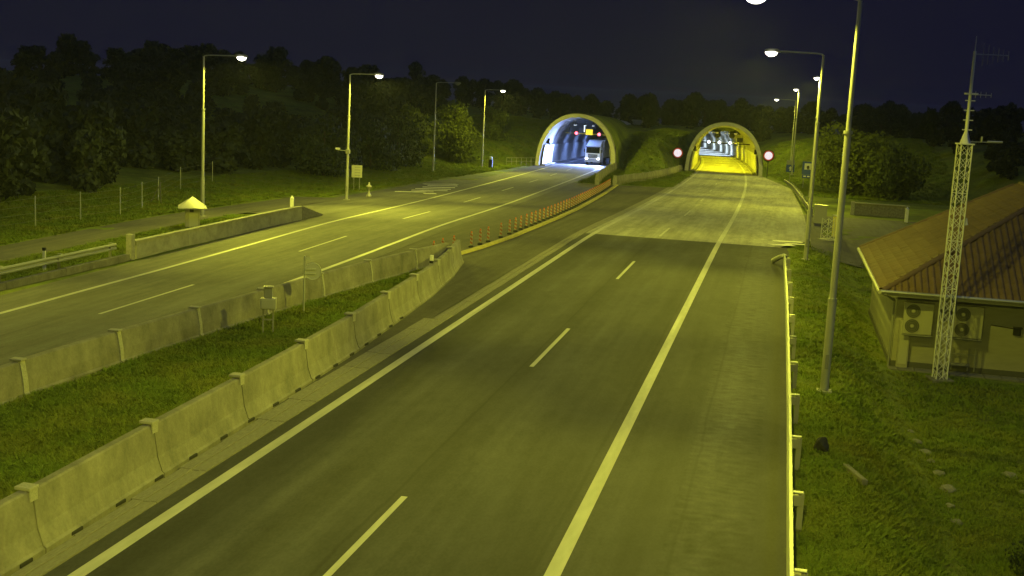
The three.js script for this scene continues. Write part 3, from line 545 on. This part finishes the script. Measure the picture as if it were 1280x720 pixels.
{
  let t = thing('wall_cabinet', 'narrow pale cabinet standing at the corner of the house', 'cabinet', [4.86, HG, HZ + 0.13]); part('body', rbox(0.4, 1.8, 0.2, 0, 0.92, 0), M.wall, t); part('door', rbox(0.3, 1.5, 0.02, 0, 0.95, 0.11, 0.005), M.cream, t);
  t = thing('wall_bracket', 'small metal frame on the wall below the second air conditioner', 'bracket', [6.85, HG + 0.15, HZ + 0.1]); for (const x of [-0.25, 0.32, 0.55]) part('upright', box(0.04, 0.85, 0.05, x, 0.42, 0), M.galvDull, t); part('crossbar', box(0.75, 0.06, 0.14, 0, 0.22, 0.05), M.galvDull, t); part('crossbar', box(0.8, 0.04, 0.05, 0.15, 0.6, 0.03), M.galvDull, t);
  t = thing('wall_lamp', 'small dark unlit fitting on the house wall right of the air conditioners', 'lamp', [8.72, 0.32, HZ + 0.06]); part('body', rbox(0.26, 0.26, 0.12), M.black, t); part('visor', rbox(0.32, 0.04, 0.2, 0, 0.15, 0.05), M.darkMetal, t); part('cable', bar([-0.9, 0.16, -0.04], [-0.13, 0.1, -0.03], 0.014), M.black, t);
  t = thing('path_slab_strip', 'pale paving strip along the foot of the house wall', 'paving', [0, 0, 0]); for (let i = 0; i < 14; i++) part('slab', rbox(0.58, 0.1, 0.56, 4.4 + i * 0.6, G(8, -45) + 0.02, HZ + 0.42, 0.012), M.stone, t);
}
// ------------------------------------------------------------------ lattice mast
{
  const bx = 6.03, bz = -44.3, by = G(6.03, -44.3) - 0.02, w = 0.19, H = 8.35;
  const t = thing('lattice_mast', 'white lattice antenna mast in front of the house wall', 'mast', [bx, by, bz], 0.25);
  const c = [[-w, -w], [w, -w], [w, w], [-w, w]];
  for (const [x, z] of c) part('leg', bar([x, 0, z], [x, H, z], 0.026, 8), M.white, t);
  const n = 20, dh = H / n, q = 0.012;
  for (let i = 0; i < n; i++) for (let k = 0; k < 4; k++) { const A = c[k], B = c[(k + 1) % 4], f = i % 2 ? [A, B] : [B, A]; part('brace', bar([f[0][0], i * dh, f[0][1]], [f[1][0], (i + 1) * dh, f[1][1]], q, 5), M.white, t); part('brace', bar([f[1][0], i * dh + 0.02, f[1][1]], [f[0][0], (i + 1) * dh - 0.02, f[0][1]], q * 0.85, 5), M.white, t); if (i % 4 === 0) part('strut', bar([A[0], i * dh, A[1]], [B[0], i * dh, B[1]], q, 5), M.white, t); }
  part('footing', rbox(0.8, 0.24, 0.8, 0, 0, 0, 0.02), M.stone, t);
  part('head_plate', rbox(0.5, 0.05, 0.5, 0, H + 0.02, 0, 0.01), M.white, t);
  part('head_cone', cyl(0.2, 0.06, 0.42, 0, H + 0.04, 0, 4), M.white, t);
  part('tube', cyl(0.06, 0.045, 2.75, 0, H + 0.4, 0, 12), M.white, t);
  part('whip_aerial', cyl(0.018, 0.008, 0.55, 0, H + 3.1, 0, 6), M.white, t);
  for (const k of [0.5, 0.83, 1.16, 1.49]) part('crossbar', rbox(0.34, 0.035, 0.06, 0.02, H + k, 0, 0.01), M.white, t);
  part('collar_plate', rbox(0.42, 0.06, 0.2, 0.03, H + 1.72, 0, 0.01), M.white, t);
  const yagi = (y, L, els, eh) => { const b = part('aerial_boom', bar([0, y, 0], [L, y, 0.1], 0.016, 6), M.galv, t); for (let i = 0; i < els; i++) { const x = L * (0.25 + 0.75 * i / (els - 1)), h = eh * (1 - 0.12 * i); part('aerial_rod', bar([x, y - h, 0.1 * x / L], [x, y + h, 0.1 * x / L], 0.009, 5), M.galv, b); } };
  yagi(H + 3.05, 1.12, 6, 0.38); yagi(H + 1.7, 0.68, 4, 0.12);
  const b = part('aerial_boom', bar([0.18, H + 0.1, 0], [1.25, H + 0.13, 0.1], 0.014, 6), M.galv, t); part('aerial_fitting', rbox(0.05, 0.2, 0.05, 0.55, H + 0.2, 0.04, 0.01), M.galv, b); part('aerial_sleeve', bar([0.75, H + 0.13, 0.06], [1.25, H + 0.14, 0.1], 0.04, 8), M.galv, b);
  const g = part('beacon_cap', cyl(0.07, 0.02, 0.24, 0.3, 5.6, 0.1, 10), M.white, t); part('beacon_arm', bar([0.17, 5.55, 0.12], [0.32, 5.6, 0.1], 0.015), M.white, g);
}

// ------------------------------------------------------------------ beacons on the crossover
const stripTab = [[56.5, -15.25], [60, -14.8], [65.4, -14.35], [73, -14.25], [80.5, -14.4], [90, -14.75], [100, -15.3], [115, -16.2], [130, -17.3]];
{
  const t = thing('yellow_kerb', 'thin yellow kerb strip along the row of striped beacons', 'kerb');
  for (let D = 56.6; D < 129; D += 2.4) part('kerb_block', segmentGeo(stripTab, D, D + 2.4, [[-0.14, -0.05], [-0.12, 0.1], [0.12, 0.1], [0.14, -0.05]], (x, d) => G(x, -d), 0.012, 2), M.yellowKerb, t);
  const cv = document.createElement('canvas'); cv.width = 32; cv.height = 128; const c = cv.getContext('2d'); c.fillStyle = '#a9a490'; c.fillRect(0, 0, 32, 128); c.fillStyle = '#9c5a36'; for (let k = -1; k < 5; k++) { c.beginPath(); c.moveTo(0, k * 42); c.lineTo(32, k * 42 + 18); c.lineTo(32, k * 42 + 40); c.lineTo(0, k * 42 + 22); c.fill(); }
  const ct = new THREE.CanvasTexture(cv); ct.colorSpace = THREE.SRGBColorSpace; const stripe = new THREE.MeshStandardMaterial({ map: ct, roughness: 0.55, side: THREE.DoubleSide });
  let proto; const r = rng(21);
  for (let D = 55.6, i = 0; D < 129; i++) {
    const [sx, s] = offsetLine(stripTab, Math.max(56.6, D)), x = sx - 0.55 - (D < 62 ? (62 - D) * 0.03 : 0), pos = [x, G(x, -D), -D], turn = 0.25 + 0.2 * (r() - 0.5);
    if (!proto) { proto = thing('lane_beacon', 'orange and white striped lane beacon in the row on the crossover', 'beacon', pos, turn, 'striped beacons along the yellow kerb');
      part('foot', rbox(0.26, 0.1, 0.4, 0, 0.04, 0, 0.03), M.black, proto); part('blade', rbox(0.13, 0.62, 0.035, 0, 0.42, 0, 0.012), stripe, proto); part('grip', rbox(0.07, 0.1, 0.03, 0, 0.77, 0, 0.012), M.orange, proto); }
    else clone(proto, null, pos, turn);
    D += D < 63 ? (i % 3 === 2 ? 2.2 : 1.3) : D < 67 ? 2 : 1.35 + 0.25 * r() + (D > 105 ? 0.2 : 0);
  }
}

// ------------------------------------------------------------------ median furniture
{
  let t = thing('control_cabinet', 'small cream control box on two legs in the median grass', 'cabinet', [-15.77, G(-15.77, -35.9), -35.9], 0.3);
  for (const x of [-0.16, 0.16]) part('leg', box(0.05, 0.85, 0.05, x, 0.4, 0), M.galvDull, t); part('crossbar', box(0.3, 0.04, 0.04, 0, 0.45, 0), M.galvDull, t);
  part('box', rbox(0.5, 0.36, 0.3, 0, 0.98, 0, 0.02), M.cream, t); part('door', rbox(0.4, 0.28, 0.012, 0, 0.98, 0.156, 0.004), M.cream, t); part('upper_box', rbox(0.26, 0.34, 0.2, 0, 1.34, 0, 0.015), M.galvDull, t); part('lid', rbox(0.32, 0.03, 0.26, 0, 1.53, 0, 0.008), M.cream, t);
  t = thing('round_sign', 'back of a round grey sign on a thin pole in the median grass', 'sign', [-16.1, G(-16.1, -39.7), -39.7], 0.55);
  part('pole', cyl(0.03, 0.03, 2.05, 0, 0, 0), M.galv, t); part('disc', cyl(0.29, 0.29, 0.012, 0, -0.006, 0, 32).rotateX(Math.PI / 2), M.greySign, t, [0.29, 1.5, 0.04]); part('rim', new THREE.TorusGeometry(0.29, 0.018, 8, 32), M.galv, t, [0.29, 1.5, 0.04]);
  for (const y of [1.42, 1.58]) part('clamp_bar', box(0.42, 0.04, 0.03, 0.18, y, 0.065), M.galv, t); part('edge_plate', box(0.16, 0.1, 0.015, 0.1, 1.95, 0.04), M.galv, t);
  t = thing('delineator_post', 'white reflector post with a black band on top of the near barrier', 'post', [-13.35, 1.0 + G(-13.3, -46.2), -46.2]); part('post', rbox(0.14, 0.4, 0.1, 0, 0.2, 0), M.white, t); part('black_band', rbox(0.145, 0.12, 0.105, 0, 0.12, 0, 0.01), M.black, t);
  t = thing('delineator_post', 'white reflector post with a black cap above the far guard rail', 'post', [-31.2, G(-31.2, -47), -47]); part('post', rbox(0.13, 1.0, 0.1, 0, 0.5, 0), M.white, t); part('black_band', rbox(0.135, 0.14, 0.105, 0, 0.98, 0, 0.01), M.black, t);
}
// ------------------------------------------------------------------ hut, markers, lay-by things
{
  const x = -33.3, D = 64.8, y = G(x, -D); let t = thing('roadside_hut', 'small pale hut with an overhanging pointed roof behind the far wall', 'hut', [x, y, -D], 0.5);
  part('wall', rbox(0.82, 1.25, 0.82, 0, 0.6, 0, 0.02), M.wall, t); part('roof', new THREE.ConeGeometry(1.15, 0.62, 4).rotateY(Math.PI / 4).translate(0, 1.53, 0), M.cream, t); part('roof_edge', box(1.62, 0.06, 1.62, 0, 1.2, 0), M.cream, t); part('vent', rbox(0.22, 0.18, 0.03, -0.05, 1.05, 0.42), M.black, t); part('door', rbox(0.5, 0.85, 0.02, 0.05, 0.45, 0.42, 0.006), M.cream, t);
  for (const [mx, mD, h, lab] of [[-32.9, 78.6, 1.0, 'white pointed marker post behind the ramped end of the far wall'], [9.75, 99, 1.3, 'white pointed marker post by the roof edge of the house']]) { t = thing('marker_post', lab, 'post', [mx, G(mx, -mD), -mD]); part('post', [rbox(0.26, h - 0.18, 0.12, 0, (h - 0.18) / 2, 0, 0.02), cyl(0.15, 0.02, 0.18, 0, h - 0.185, 0, 4)], M.white, t); part('base', rbox(0.34, 0.1, 0.2, 0, 0.02, 0, 0.02), M.black, t); }
  t = thing('board_sign', 'pale square board on a thin post beside the lay-by lamp post', 'sign', [-37.0, G(-37, -103), -103], 0.35); for (const q of [-0.25, 0.25]) part('post', cyl(0.03, 0.03, 2.1, q, 0, -0.04), M.galvDull, t); part('board', rbox(0.95, 1.1, 0.04, 0, 1.7, 0, 0.02), M.cream, t); for (let i = 0; i < 4; i++) part('dark_row', box(0.5, 0.1, 0.012, 0.05, 1.35 + i * 0.24, 0.027), M.greySign, t);
  t = thing('hydrant', 'short pale post with a waist standing at the edge of the lay-by', 'post', [-33.1, G(-33.1, -95.2), -95.2]); part('body', new THREE.LatheGeometry([[0, 0], [0.24, 0], [0.24, 0.08], [0.1, 0.3], [0.07, 0.55], [0.14, 0.75], [0.24, 0.8], [0.24, 0.9], [0.08, 1.0], [0.07, 1.18], [0, 1.2]].map(v => new THREE.Vector2(...v)), 14), M.cream, t); part('side_cap', cyl(0.06, 0.06, 0.3, 0, -0.15, 0).rotateZ(Math.PI / 2), M.galvDull, t, [0, 0.66, 0]);
  // fence along the wood
  const fp = [[-42.2, 50.5], [-41.7, 62], [-41, 65.5], [-40.7, 69.5], [-42, 74.5], [-43.8, 80], [-46.8, 89], [-48, 97]]; let proto;
  fp.forEach(([px, pD], i) => { const pos = [px, T(px, -pD), -pD]; if (!proto) { proto = thing('fence_post', 'thin grey wire fence post at the edge of the dark wood', 'fence post', pos, 0, 'wire fence posts by the wood'); part('shaft', cyl(0.035, 0.03, 1.75), M.galv, proto); part('cap', new THREE.SphereGeometry(0.04, 8, 6).translate(0, 1.75, 0), M.galv, proto); } else clone(proto, null, pos); });
  const wires = thing('fence_wire', 'thin wires strung between the fence posts along the wood', 'wire'); for (let i = 0; i + 1 < fp.length; i++) for (const h of [0.35, 0.8, 1.25, 1.65]) { const [ax, aD] = fp[i], [bx, bD] = fp[i + 1]; part('strand', bar([ax, T(ax, -aD) + h, -aD], [bx, T(bx, -bD) + h, -bD], 0.004, 4), M.galvDull, wires); }
  t = thing('tree_stake', 'leaning timber stakes propping at the edge of the wood', 'stake', [-43.2, T(-43.2, -79), -79]); part('stake', bar([0.15, 0, 0], [0.1, 1.5, 0], 0.035), M.stone, t); part('prop', bar([-0.6, 0, 0.1], [0.1, 1.35, 0], 0.03), M.stone, t);
  t = thing('equipment_cabinet', 'dark low cabinet at the foot of the lamp post by the lorry tunnel', 'cabinet', [-38.0, G(-38, -158), -158]); part('body', rbox(0.5, 1.2, 0.4, 0, 0.6, 0), M.darkMetal, t); part('cap', rbox(0.3, 0.35, 0.3, 0, 1.4, 0), M.white, t);
  t = thing('railing', 'low grey railing beside the lorry tunnel mouth', 'railing', [-36.4, G(-36.4, -170) + 0.1, -170], 0.9); for (let i = 0; i < 7; i++) part('upright', cyl(0.03, 0.03, 1.15, i * 0.9 - 2.7, 0, 0, 8), M.galvDull, t); for (const h of [0.6, 1.1]) part('handrail', bar([-2.75, h, 0], [2.75, h, 0], 0.03), M.galvDull, t);
}
// ------------------------------------------------------------------ right-hand signs, low wall, lattice gate
{
  let x = 1.0, D = 165, y = G(x, -D), t = thing('direction_sign', 'small blue sign with a white arrow under a grey plate near the yellow tunnel', 'sign', [x, y, -D], 0.05);
  part('post', cyl(0.05, 0.05, 2.0, 0, 0, -0.06), M.galvDull, t); part('blue_plate', rbox(1.05, 0.95, 0.05, 0, 2.05, 0, 0.03), M.blueSign, t); part('grey_plate', rbox(1.05, 0.55, 0.05, 0, 2.85, 0, 0.03), M.greySign, t);
  part('arrow', (() => { const s = new THREE.Shape(); s.moveTo(-0.08, -0.3); s.lineTo(0.08, -0.3); s.lineTo(0.08, 0.02); s.lineTo(0.22, 0.02); s.lineTo(0, 0.34); s.lineTo(-0.22, 0.02); s.lineTo(-0.08, 0.02); return new THREE.ExtrudeGeometry(s, { depth: 0.01, bevelEnabled: false }); })(), M.white, t, [0, 2.02, 0.028]);
  x = 2.95; D = 150; y = G(x, -D); t = thing('information_sign', 'square blue sign with a white field and dark emblem above a small plate', 'sign', [x, y, -D], 0.05);
  for (const q of [-0.4, 0.4]) part('post', cyl(0.05, 0.05, 2.2, q, 0, -0.06), M.galvDull, t); part('panel', rbox(1.3, 1.5, 0.05, 0, 2.6, 0, 0.04), M.blueSign, t); part('white_field', rbox(0.9, 0.75, 0.012, 0.05, 2.78, 0.03, 0.004), M.white, t); part('emblem', [cyl(0.16, 0.16, 0.012, 0, 0, 0, 16).rotateX(Math.PI / 2).translate(0.02, 2.72, 0.036), box(0.3, 0.12, 0.012, 0.05, 2.5, 0.042)], M.black, t); part('lower_plate', rbox(1.2, 0.42, 0.05, 0, 1.6, 0, 0.03), M.blueSign, t); for (const q of [-0.3, 0.15]) part('white_mark', box(0.3, 0.14, 0.01, q, 1.6, 0.03), M.white, t);
  t = thing('low_wall', 'low concrete wall across the grass beyond the house roof', 'wall', [8.3, G(8, -105.5), -105.5]); for (let i = 0; i < 3; i++) part('wall_panel', rbox(1.4, 1.0, 0.2, -1.42 + i * 1.42, 0.48, 0, 0.015), M.barrier, t); part('coping', rbox(4.5, 0.08, 0.3, 0, 1.025, 0, 0.01), M.barrierPale, t); part('end_post', rbox(0.3, 1.12, 0.34, -2.3, 0.55, 0, 0.02), M.barrierPale, t);
  x = 3.05; D = 77.4; y = G(x, -D); t = thing('folding_gate', 'folded metal lattice gate standing beside the lamp posts', 'gate', [x, y, -D], 0.3);
  for (const q of [-0.4, 0, 0.4]) part('upright', bar([q, 0, 0], [q, 1.4, 0], 0.03), M.galv, t); for (let i = 0; i < 4; i++) for (const s of [-0.4, 0]) { part('lattice_bar', bar([s, 0.05 + i * 0.33, 0.02], [s + 0.4, 0.4 + i * 0.33, 0.02], 0.02, 5), M.galv, t); part('lattice_bar', bar([s + 0.4, 0.05 + i * 0.33, -0.02], [s, 0.4 + i * 0.33, -0.02], 0.02, 5), M.galv, t); } part('foot', rbox(1.0, 0.12, 0.5, 0, 0.05, 0), M.galvDull, t);
  t = thing('utility_cabinet', 'yellowish roadside cabinet behind the folded lattice gate', 'cabinet', [3.75, G(3.75, -80.5), -80.5]); part('body', rbox(0.6, 1.3, 0.5, 0, 0.65, 0, 0.03), M.yellowKerb, t); part('lid', rbox(0.68, 0.08, 0.58, 0, 1.34, 0, 0.02), M.galvDull, t);
  t = thing('utility_cabinet', 'grey roadside cabinet between the two lamp posts beyond the gate', 'cabinet', [3.0, G(3, -92), -92]); part('body', rbox(0.9, 1.3, 0.5, 0, 0.65, 0, 0.03), M.galvDull, t); part('lid', rbox(1.0, 0.08, 0.6, 0, 1.34, 0, 0.02), M.galv, t);
  // stones in the verge
  const lump = (r, seed, sx, sy, sz) => { const g = new THREE.IcosahedronGeometry(r, 3), p = g.attributes.position; for (let i = 0; i < p.count; i++) { const v = new THREE.Vector3().fromBufferAttribute(p, i), k = 1 + 0.35 * N(v.x / r * 1.3 + seed, v.y / r * 1.3, v.z / r * 1.3); p.setXYZ(i, v.x * k * sx, v.y * k * sy, v.z * k * sz); } g.computeVertexNormals(); return g; };
  single('rock', lump(0.2, 3, 0.8, 1.15, 0.8), M.darkStone, 'dark pointed stone in the grass beside the guard rail', 'stone', null, [1.44, G(1.44, -28.5) + 0.12, -28.5]);
  { const m = single('concrete_slab', rbox(0.16, 0.14, 1.15, 0, 0, 0, 0.03), M.stone, 'long pale concrete slab lying in the grass of the verge', 'slab', null, [2.12, G(2.12, -27) + 0.06, -27]); m.rotation.y = 0.32; m.rotation.z = -0.2; }
  [[4.3, 36.4], [4.38, 35.4], [4.5, 34.4], [4.58, 33.6], [4.66, 32.5], [4.72, 31.2], [4.62, 29.8], [4.6, 28.6], [6.5, 33], [6.6, 31.6]].forEach(([sx, sD], i) => single('stone_flag', lump(0.1 + 0.035 * (i % 3), i + 10, 1.1, 0.4, 1.6), M.stone, 'pale flat stone in the broken line across the grass slope', 'stone', 'stones across the grass slope', [sx, G(sx, -sD) + 0.04, -sD]));
}

// ------------------------------------------------------------------ trees and bushes
function leafCloud(seed, clumps, leaves, size) { // clumps: [x,y,z,r]
  const r = rng(seed), pos = [], idx = [], nor = [];
  const total = clumps.reduce((s, c) => s + c[3] ** 2, 0);
  for (const [cx, cy, cz, cr] of clumps) {
    const n = Math.round(leaves * cr * cr / total);
    for (let i = 0; i < n; i++) {
      const u = r() * 2 - 1, a = r() * 6.2832, q = Math.sqrt(1 - u * u), rad = cr * (0.45 + 0.62 * Math.sqrt(r())) * (1 + 0.25 * N(u * 2 + cx, a, cz));
      const x = cx + rad * q * Math.cos(a), y = cy + rad * u * 0.85, z = cz + rad * q * Math.sin(a);
      const s = size * (0.6 + 0.8 * r()), e = new THREE.Euler(r() * 6.28, r() * 6.28, r() * 6.28), A = new THREE.Vector3(s, 0, 0).applyEuler(e), B = new THREE.Vector3(0, s * 0.62, 0).applyEuler(e), b = pos.length / 3;
      pos.push(x - A.x, y - A.y, z - A.z, x + B.x, y + B.y, z + B.z, x + A.x, y + A.y, z + A.z, x - B.x, y - B.y, z - B.z); idx.push(b, b + 1, b + 2, b, b + 2, b + 3);
    }
  }
  return mesh3(pos, idx);
}
function crownClumps(seed, h, w, n, low = 0.25) { const r = rng(seed), c = []; for (let i = 0; i < n; i++) { const t = low + (1 - low) * r(), a = r() * 6.283, env = Math.sin(Math.PI * clamp((t - low * 0.6) / (1.08 - low * 0.6), 0.05, 0.98)) ** 0.7, d = w / 2 * env * Math.sqrt(r()) * 0.85; c.push([d * Math.cos(a), h * t * 0.92, d * Math.sin(a), w * (0.13 + 0.1 * r())]); } return c; }
function trunkGeo(seed, h, r0, clumps) { const g = [new THREE.CylinderGeometry(r0 * 0.35, r0, h * 0.75, 8).translate(0, h * 0.375, 0)], r = rng(seed); for (let i = 0; i < Math.min(9, clumps.length); i++) { const c = clumps[i]; const y0 = h * (0.2 + 0.3 * r()); g.push(bar([0, Math.min(y0, c[1] * 0.8), 0], [c[0] * 0.85, c[1], c[2] * 0.85], r0 * 0.28, 5)); } return g; }
function tree(name, label, category, x, D, h, w, seed, leaves, size, mat, low = 0.25, nc = 16, group) {
  const t = thing(name, label, category, [x, T(x, -D) - 0.1, -D], 0, group), cl = crownClumps(seed, h, w, nc, low);
  part('trunk', trunkGeo(seed, h, 0.03 * h, cl), M.bark, t); part('crown', leafCloud(seed + 1, cl, leaves, size), mat, t); return t;
}
tree('broad_tree', 'broad leafy tree lit yellow-green behind the blue signs', 'tree', 8.0, 141, 7.9, 9.8, 101, 9000, 0.2, M.leafA, 0.08, 24);
tree('broad_tree', 'smaller leafy bush right of the broad tree behind the tall lamp post', 'bush', 12.0, 136, 5.6, 7, 131, 5000, 0.2, M.leafB, 0.08, 18);
tree('broad_tree', 'loose pale green tree behind the unlit lamp post', 'tree', -45.2, 165, 8.6, 7.5, 151, 7000, 0.17, M.leafA, 0.1, 20);
tree('broad_tree', 'narrow pale tree left of the loose pale green tree', 'tree', -48.8, 158, 7.6, 5.2, 157, 4000, 0.17, M.leafA, 0.1, 14);
tree('broad_tree', 'round bush on the slope behind the lamp post by the lorry tunnel', 'bush', -43.6, 181, 4.8, 6, 161, 3500, 0.17, M.leafB, 0.05, 12);
tree('broad_tree', 'low dark bush right of the square board', 'bush', -46.5, 134, 5.2, 8, 171, 4500, 0.2, M.leafDark, 0.05, 16);
tree('broad_tree', 'dark wide bush between the square board and the unlit lamp post', 'bush', -47.5, 147, 6, 9, 181, 4500, 0.2, M.leafDark, 0.05, 16);
tree('broad_tree', 'dark round tree behind the lamp post of the lay-by', 'tree', -46, 118, 6.4, 8, 191, 4500, 0.2, M.leafDark, 0.08, 16);
{ // shrub in the near corner
  const t = thing('shrub', 'dark shrub at the near edge of the verge, in the corner of the view', 'bush', [6.15, G(6.15, -26.3), -26.3]); const cl = [[0, 0.4, 0, 0.5], [-0.5, 0.35, 0.6, 0.45], [0.5, 0.5, 0.3, 0.55], [0.1, 0.3, 1.2, 0.5], [-0.45, 0.25, 1.7, 0.4]];
  part('stems', cl.map(c => bar([0, -0.1, 0.4], [c[0], c[1], c[2]], 0.015, 5)), M.bark, t); part('leaves', leafCloud(301, cl, 2600, 0.045), M.leafDark, t);
}
{ // woods: masses of trees that cannot be told apart
  const variants = [0, 1, 2].map(k => { const h = 8.5, cl = crownClumps(400 + k * 9, h, 6.5, 20, 0.12); const leaf = leafCloud(410 + k, cl, 1500, 0.42), tg = mergeGeometries(trunkGeo(420 + k, h, 0.24, cl).map(g => { const q = g.toNonIndexed(); q.deleteAttribute('uv'); return q; })); const lg = leaf.toNonIndexed();
    const col = (g, c) => g.setAttribute('color', new THREE.Float32BufferAttribute(Array.from({ length: g.attributes.position.count * 3 }, (_, i) => c[i % 3]), 3)); col(lg, [0.034, 0.044, 0.03]); col(tg, [0.05, 0.042, 0.032]); return mergeGeometries([lg, tg]); });
  const mat = std(1, 1, 1, 0.95, { vertexColors: true });
  const wood = (label, v, list) => { const m = new THREE.InstancedMesh(variants[v], mat, list.length); m.name = numbered('woodland'); m.userData = { kind: 'stuff', label, category: 'wood' }; const r = rng(500 + v), o = new THREE.Object3D(); list.forEach(([x, D], i) => { const s = 0.42 + 0.3 * r(); o.position.set(x, T(x, -D) - 0.3, -D); o.rotation.y = r() * 6.28; o.scale.set(s, s * (0.9 + 0.35 * r()), s); o.updateMatrix(); m.setMatrixAt(i, o.matrix); }); m.castShadow = m.receiveShadow = true; scene.add(m); };
  const r = rng(600), a = [], b = [], c = [];
  for (let i = 0; i < 300; i++) { const D = 45 + 150 * r(), edge = D < 85 ? -47 - (D - 45) * 0.06 : -51 - Math.max(0, D - 150) * 0.1; a.push([edge - 55 * r() ** 1.6, D]); }
  for (let i = 0; i < 170; i++) { const x = -75 + 115 * r(), st = inTube(x, 230) ? 26 : 12; const D = 212 + st + 110 * r(); b.push([x, D]); }
  for (let i = 0; i < 130; i++) { const D = 85 + 150 * r(); c.push([Math.max(18, 30 - (D - 85) * 0.1) + 45 * r(), D]); }
  wood('dark woodland beyond the wire fence', 0, a); wood('dark woodland on the hill above the tunnels', 1, b); wood('dark woodland behind the service house', 2, c);
}
// ------------------------------------------------------------------ grass
{
  const r = rng(700), pos = [], idx = [];
  for (let i = 0; i < 13; i++) { const a = r() * 6.283, d = 0.1 * Math.sqrt(r()), h = 0.035 + 0.055 * r(), lean = 0.03 + 0.07 * r(), wq = 0.003 + 0.003 * r(), x = d * Math.cos(a), z = d * Math.sin(a), lx = lean * Math.cos(a * 2.3), lz = lean * Math.sin(a * 2.3), c = Math.cos(a * 2.3 + 1.57) * wq, s = Math.sin(a * 2.3 + 1.57) * wq, b = pos.length / 3; pos.push(x - c, 0, z - s, x + c, 0, z + s, x + lx * 0.5 - c * 0.8, h * 0.8, z + lz * 0.5 - s * 0.8, x + lx * 0.5 + c * 0.8, h * 0.8, z + lz * 0.5 + s * 0.8, x + lx, h, z + lz); idx.push(b, b + 1, b + 3, b, b + 3, b + 2, b + 2, b + 3, b + 4); }
  const tuft = mesh3(pos, idx), mat = std(1, 1, 1, 0.9);
  function grass(label, n, place) {
    const list = []; let guard = 0; while (list.length < n && guard++ < n * 6) { const p = place(); if (p) list.push(p); }
    const m = new THREE.InstancedMesh(tuft, mat, list.length), o = new THREE.Object3D(), col = new THREE.Color(); m.name = numbered('grass'); m.userData = { kind: 'stuff', label, category: 'grass' };
    list.forEach(([x, D, k], i) => { const q = N(x * 0.35, D * 0.35, 4), s = (k ?? 1) * (0.7 + 0.6 * r() + 0.35 * q); o.position.set(x, T(x, -D) - 0.01, -D); o.rotation.set((r() - 0.5) * 0.3, r() * 6.28, (r() - 0.5) * 0.3); o.scale.set(s * 1.3, s, s * 1.3); o.updateMatrix(); m.setMatrixAt(i, o.matrix); const d = clamp(0.3 + 0.8 * N(x * 0.6 + 9, D * 0.6, 6) + 0.5 * (r() - 0.5), 0, 1); col.setRGB(0.13 + 0.07 * d, 0.19 + 0.02 * d, 0.01 + 0.01 * d); m.setColorAt(i, col); });
    m.castShadow = m.receiveShadow = true; scene.add(m);
  }
  const pick = (a, b) => a + (b - a) * r();
  const depth = (a, b) => { const u = r(); return 1 / ((1 - u) / a + u / b); };  // denser close by
  grass('short green grass of the verge between guard rail and house', 60000, () => { const D = depth(15, 72), x = pick(0.3, 12); if (x > 4.3 && D > 44.9 && D < 60) return null; if (x < 0.8 + 0.06 * N(x * 0.2, D * 0.7, 3)) return null; return [x, D, x < 1 ? 0.7 : 1]; });
  grass('bright green grass of the median between the two barriers', 40000, () => { const D = depth(14, 55), l = lerpTable(farTab, D) + 0.3, q = lerpTable(nearTab, D) - 0.36; if (q - l < 0.2) return null; return [pick(l, q), D, 1.25]; });
  grass('dull grass between far carriageway, service road and wood', 45000, () => { const D = depth(38, 150), x = pick(-50, -30.3); if (x > -38.9 && x < -34.6 && D < 93) return null; if (x > -36 && D > 73) return null; return [x, D, 1.5]; });
  grass('rough grass on the banks around the tunnel mouths', 30000, () => { const D = pick(133, 215), x = pick(-50, 20); if (inTube(x, D, 0.8)) return null; if (onRoad(x, D) || (x > -19.6 + shiftL(D) - 10 && x < -18 + shiftL(D))) return null; if (x < -24 && x > -36 && D < 178) return null; return [x, D, 2.2]; });
}
scene.updateMatrixWorld(true);
renderer.render(scene, camera);
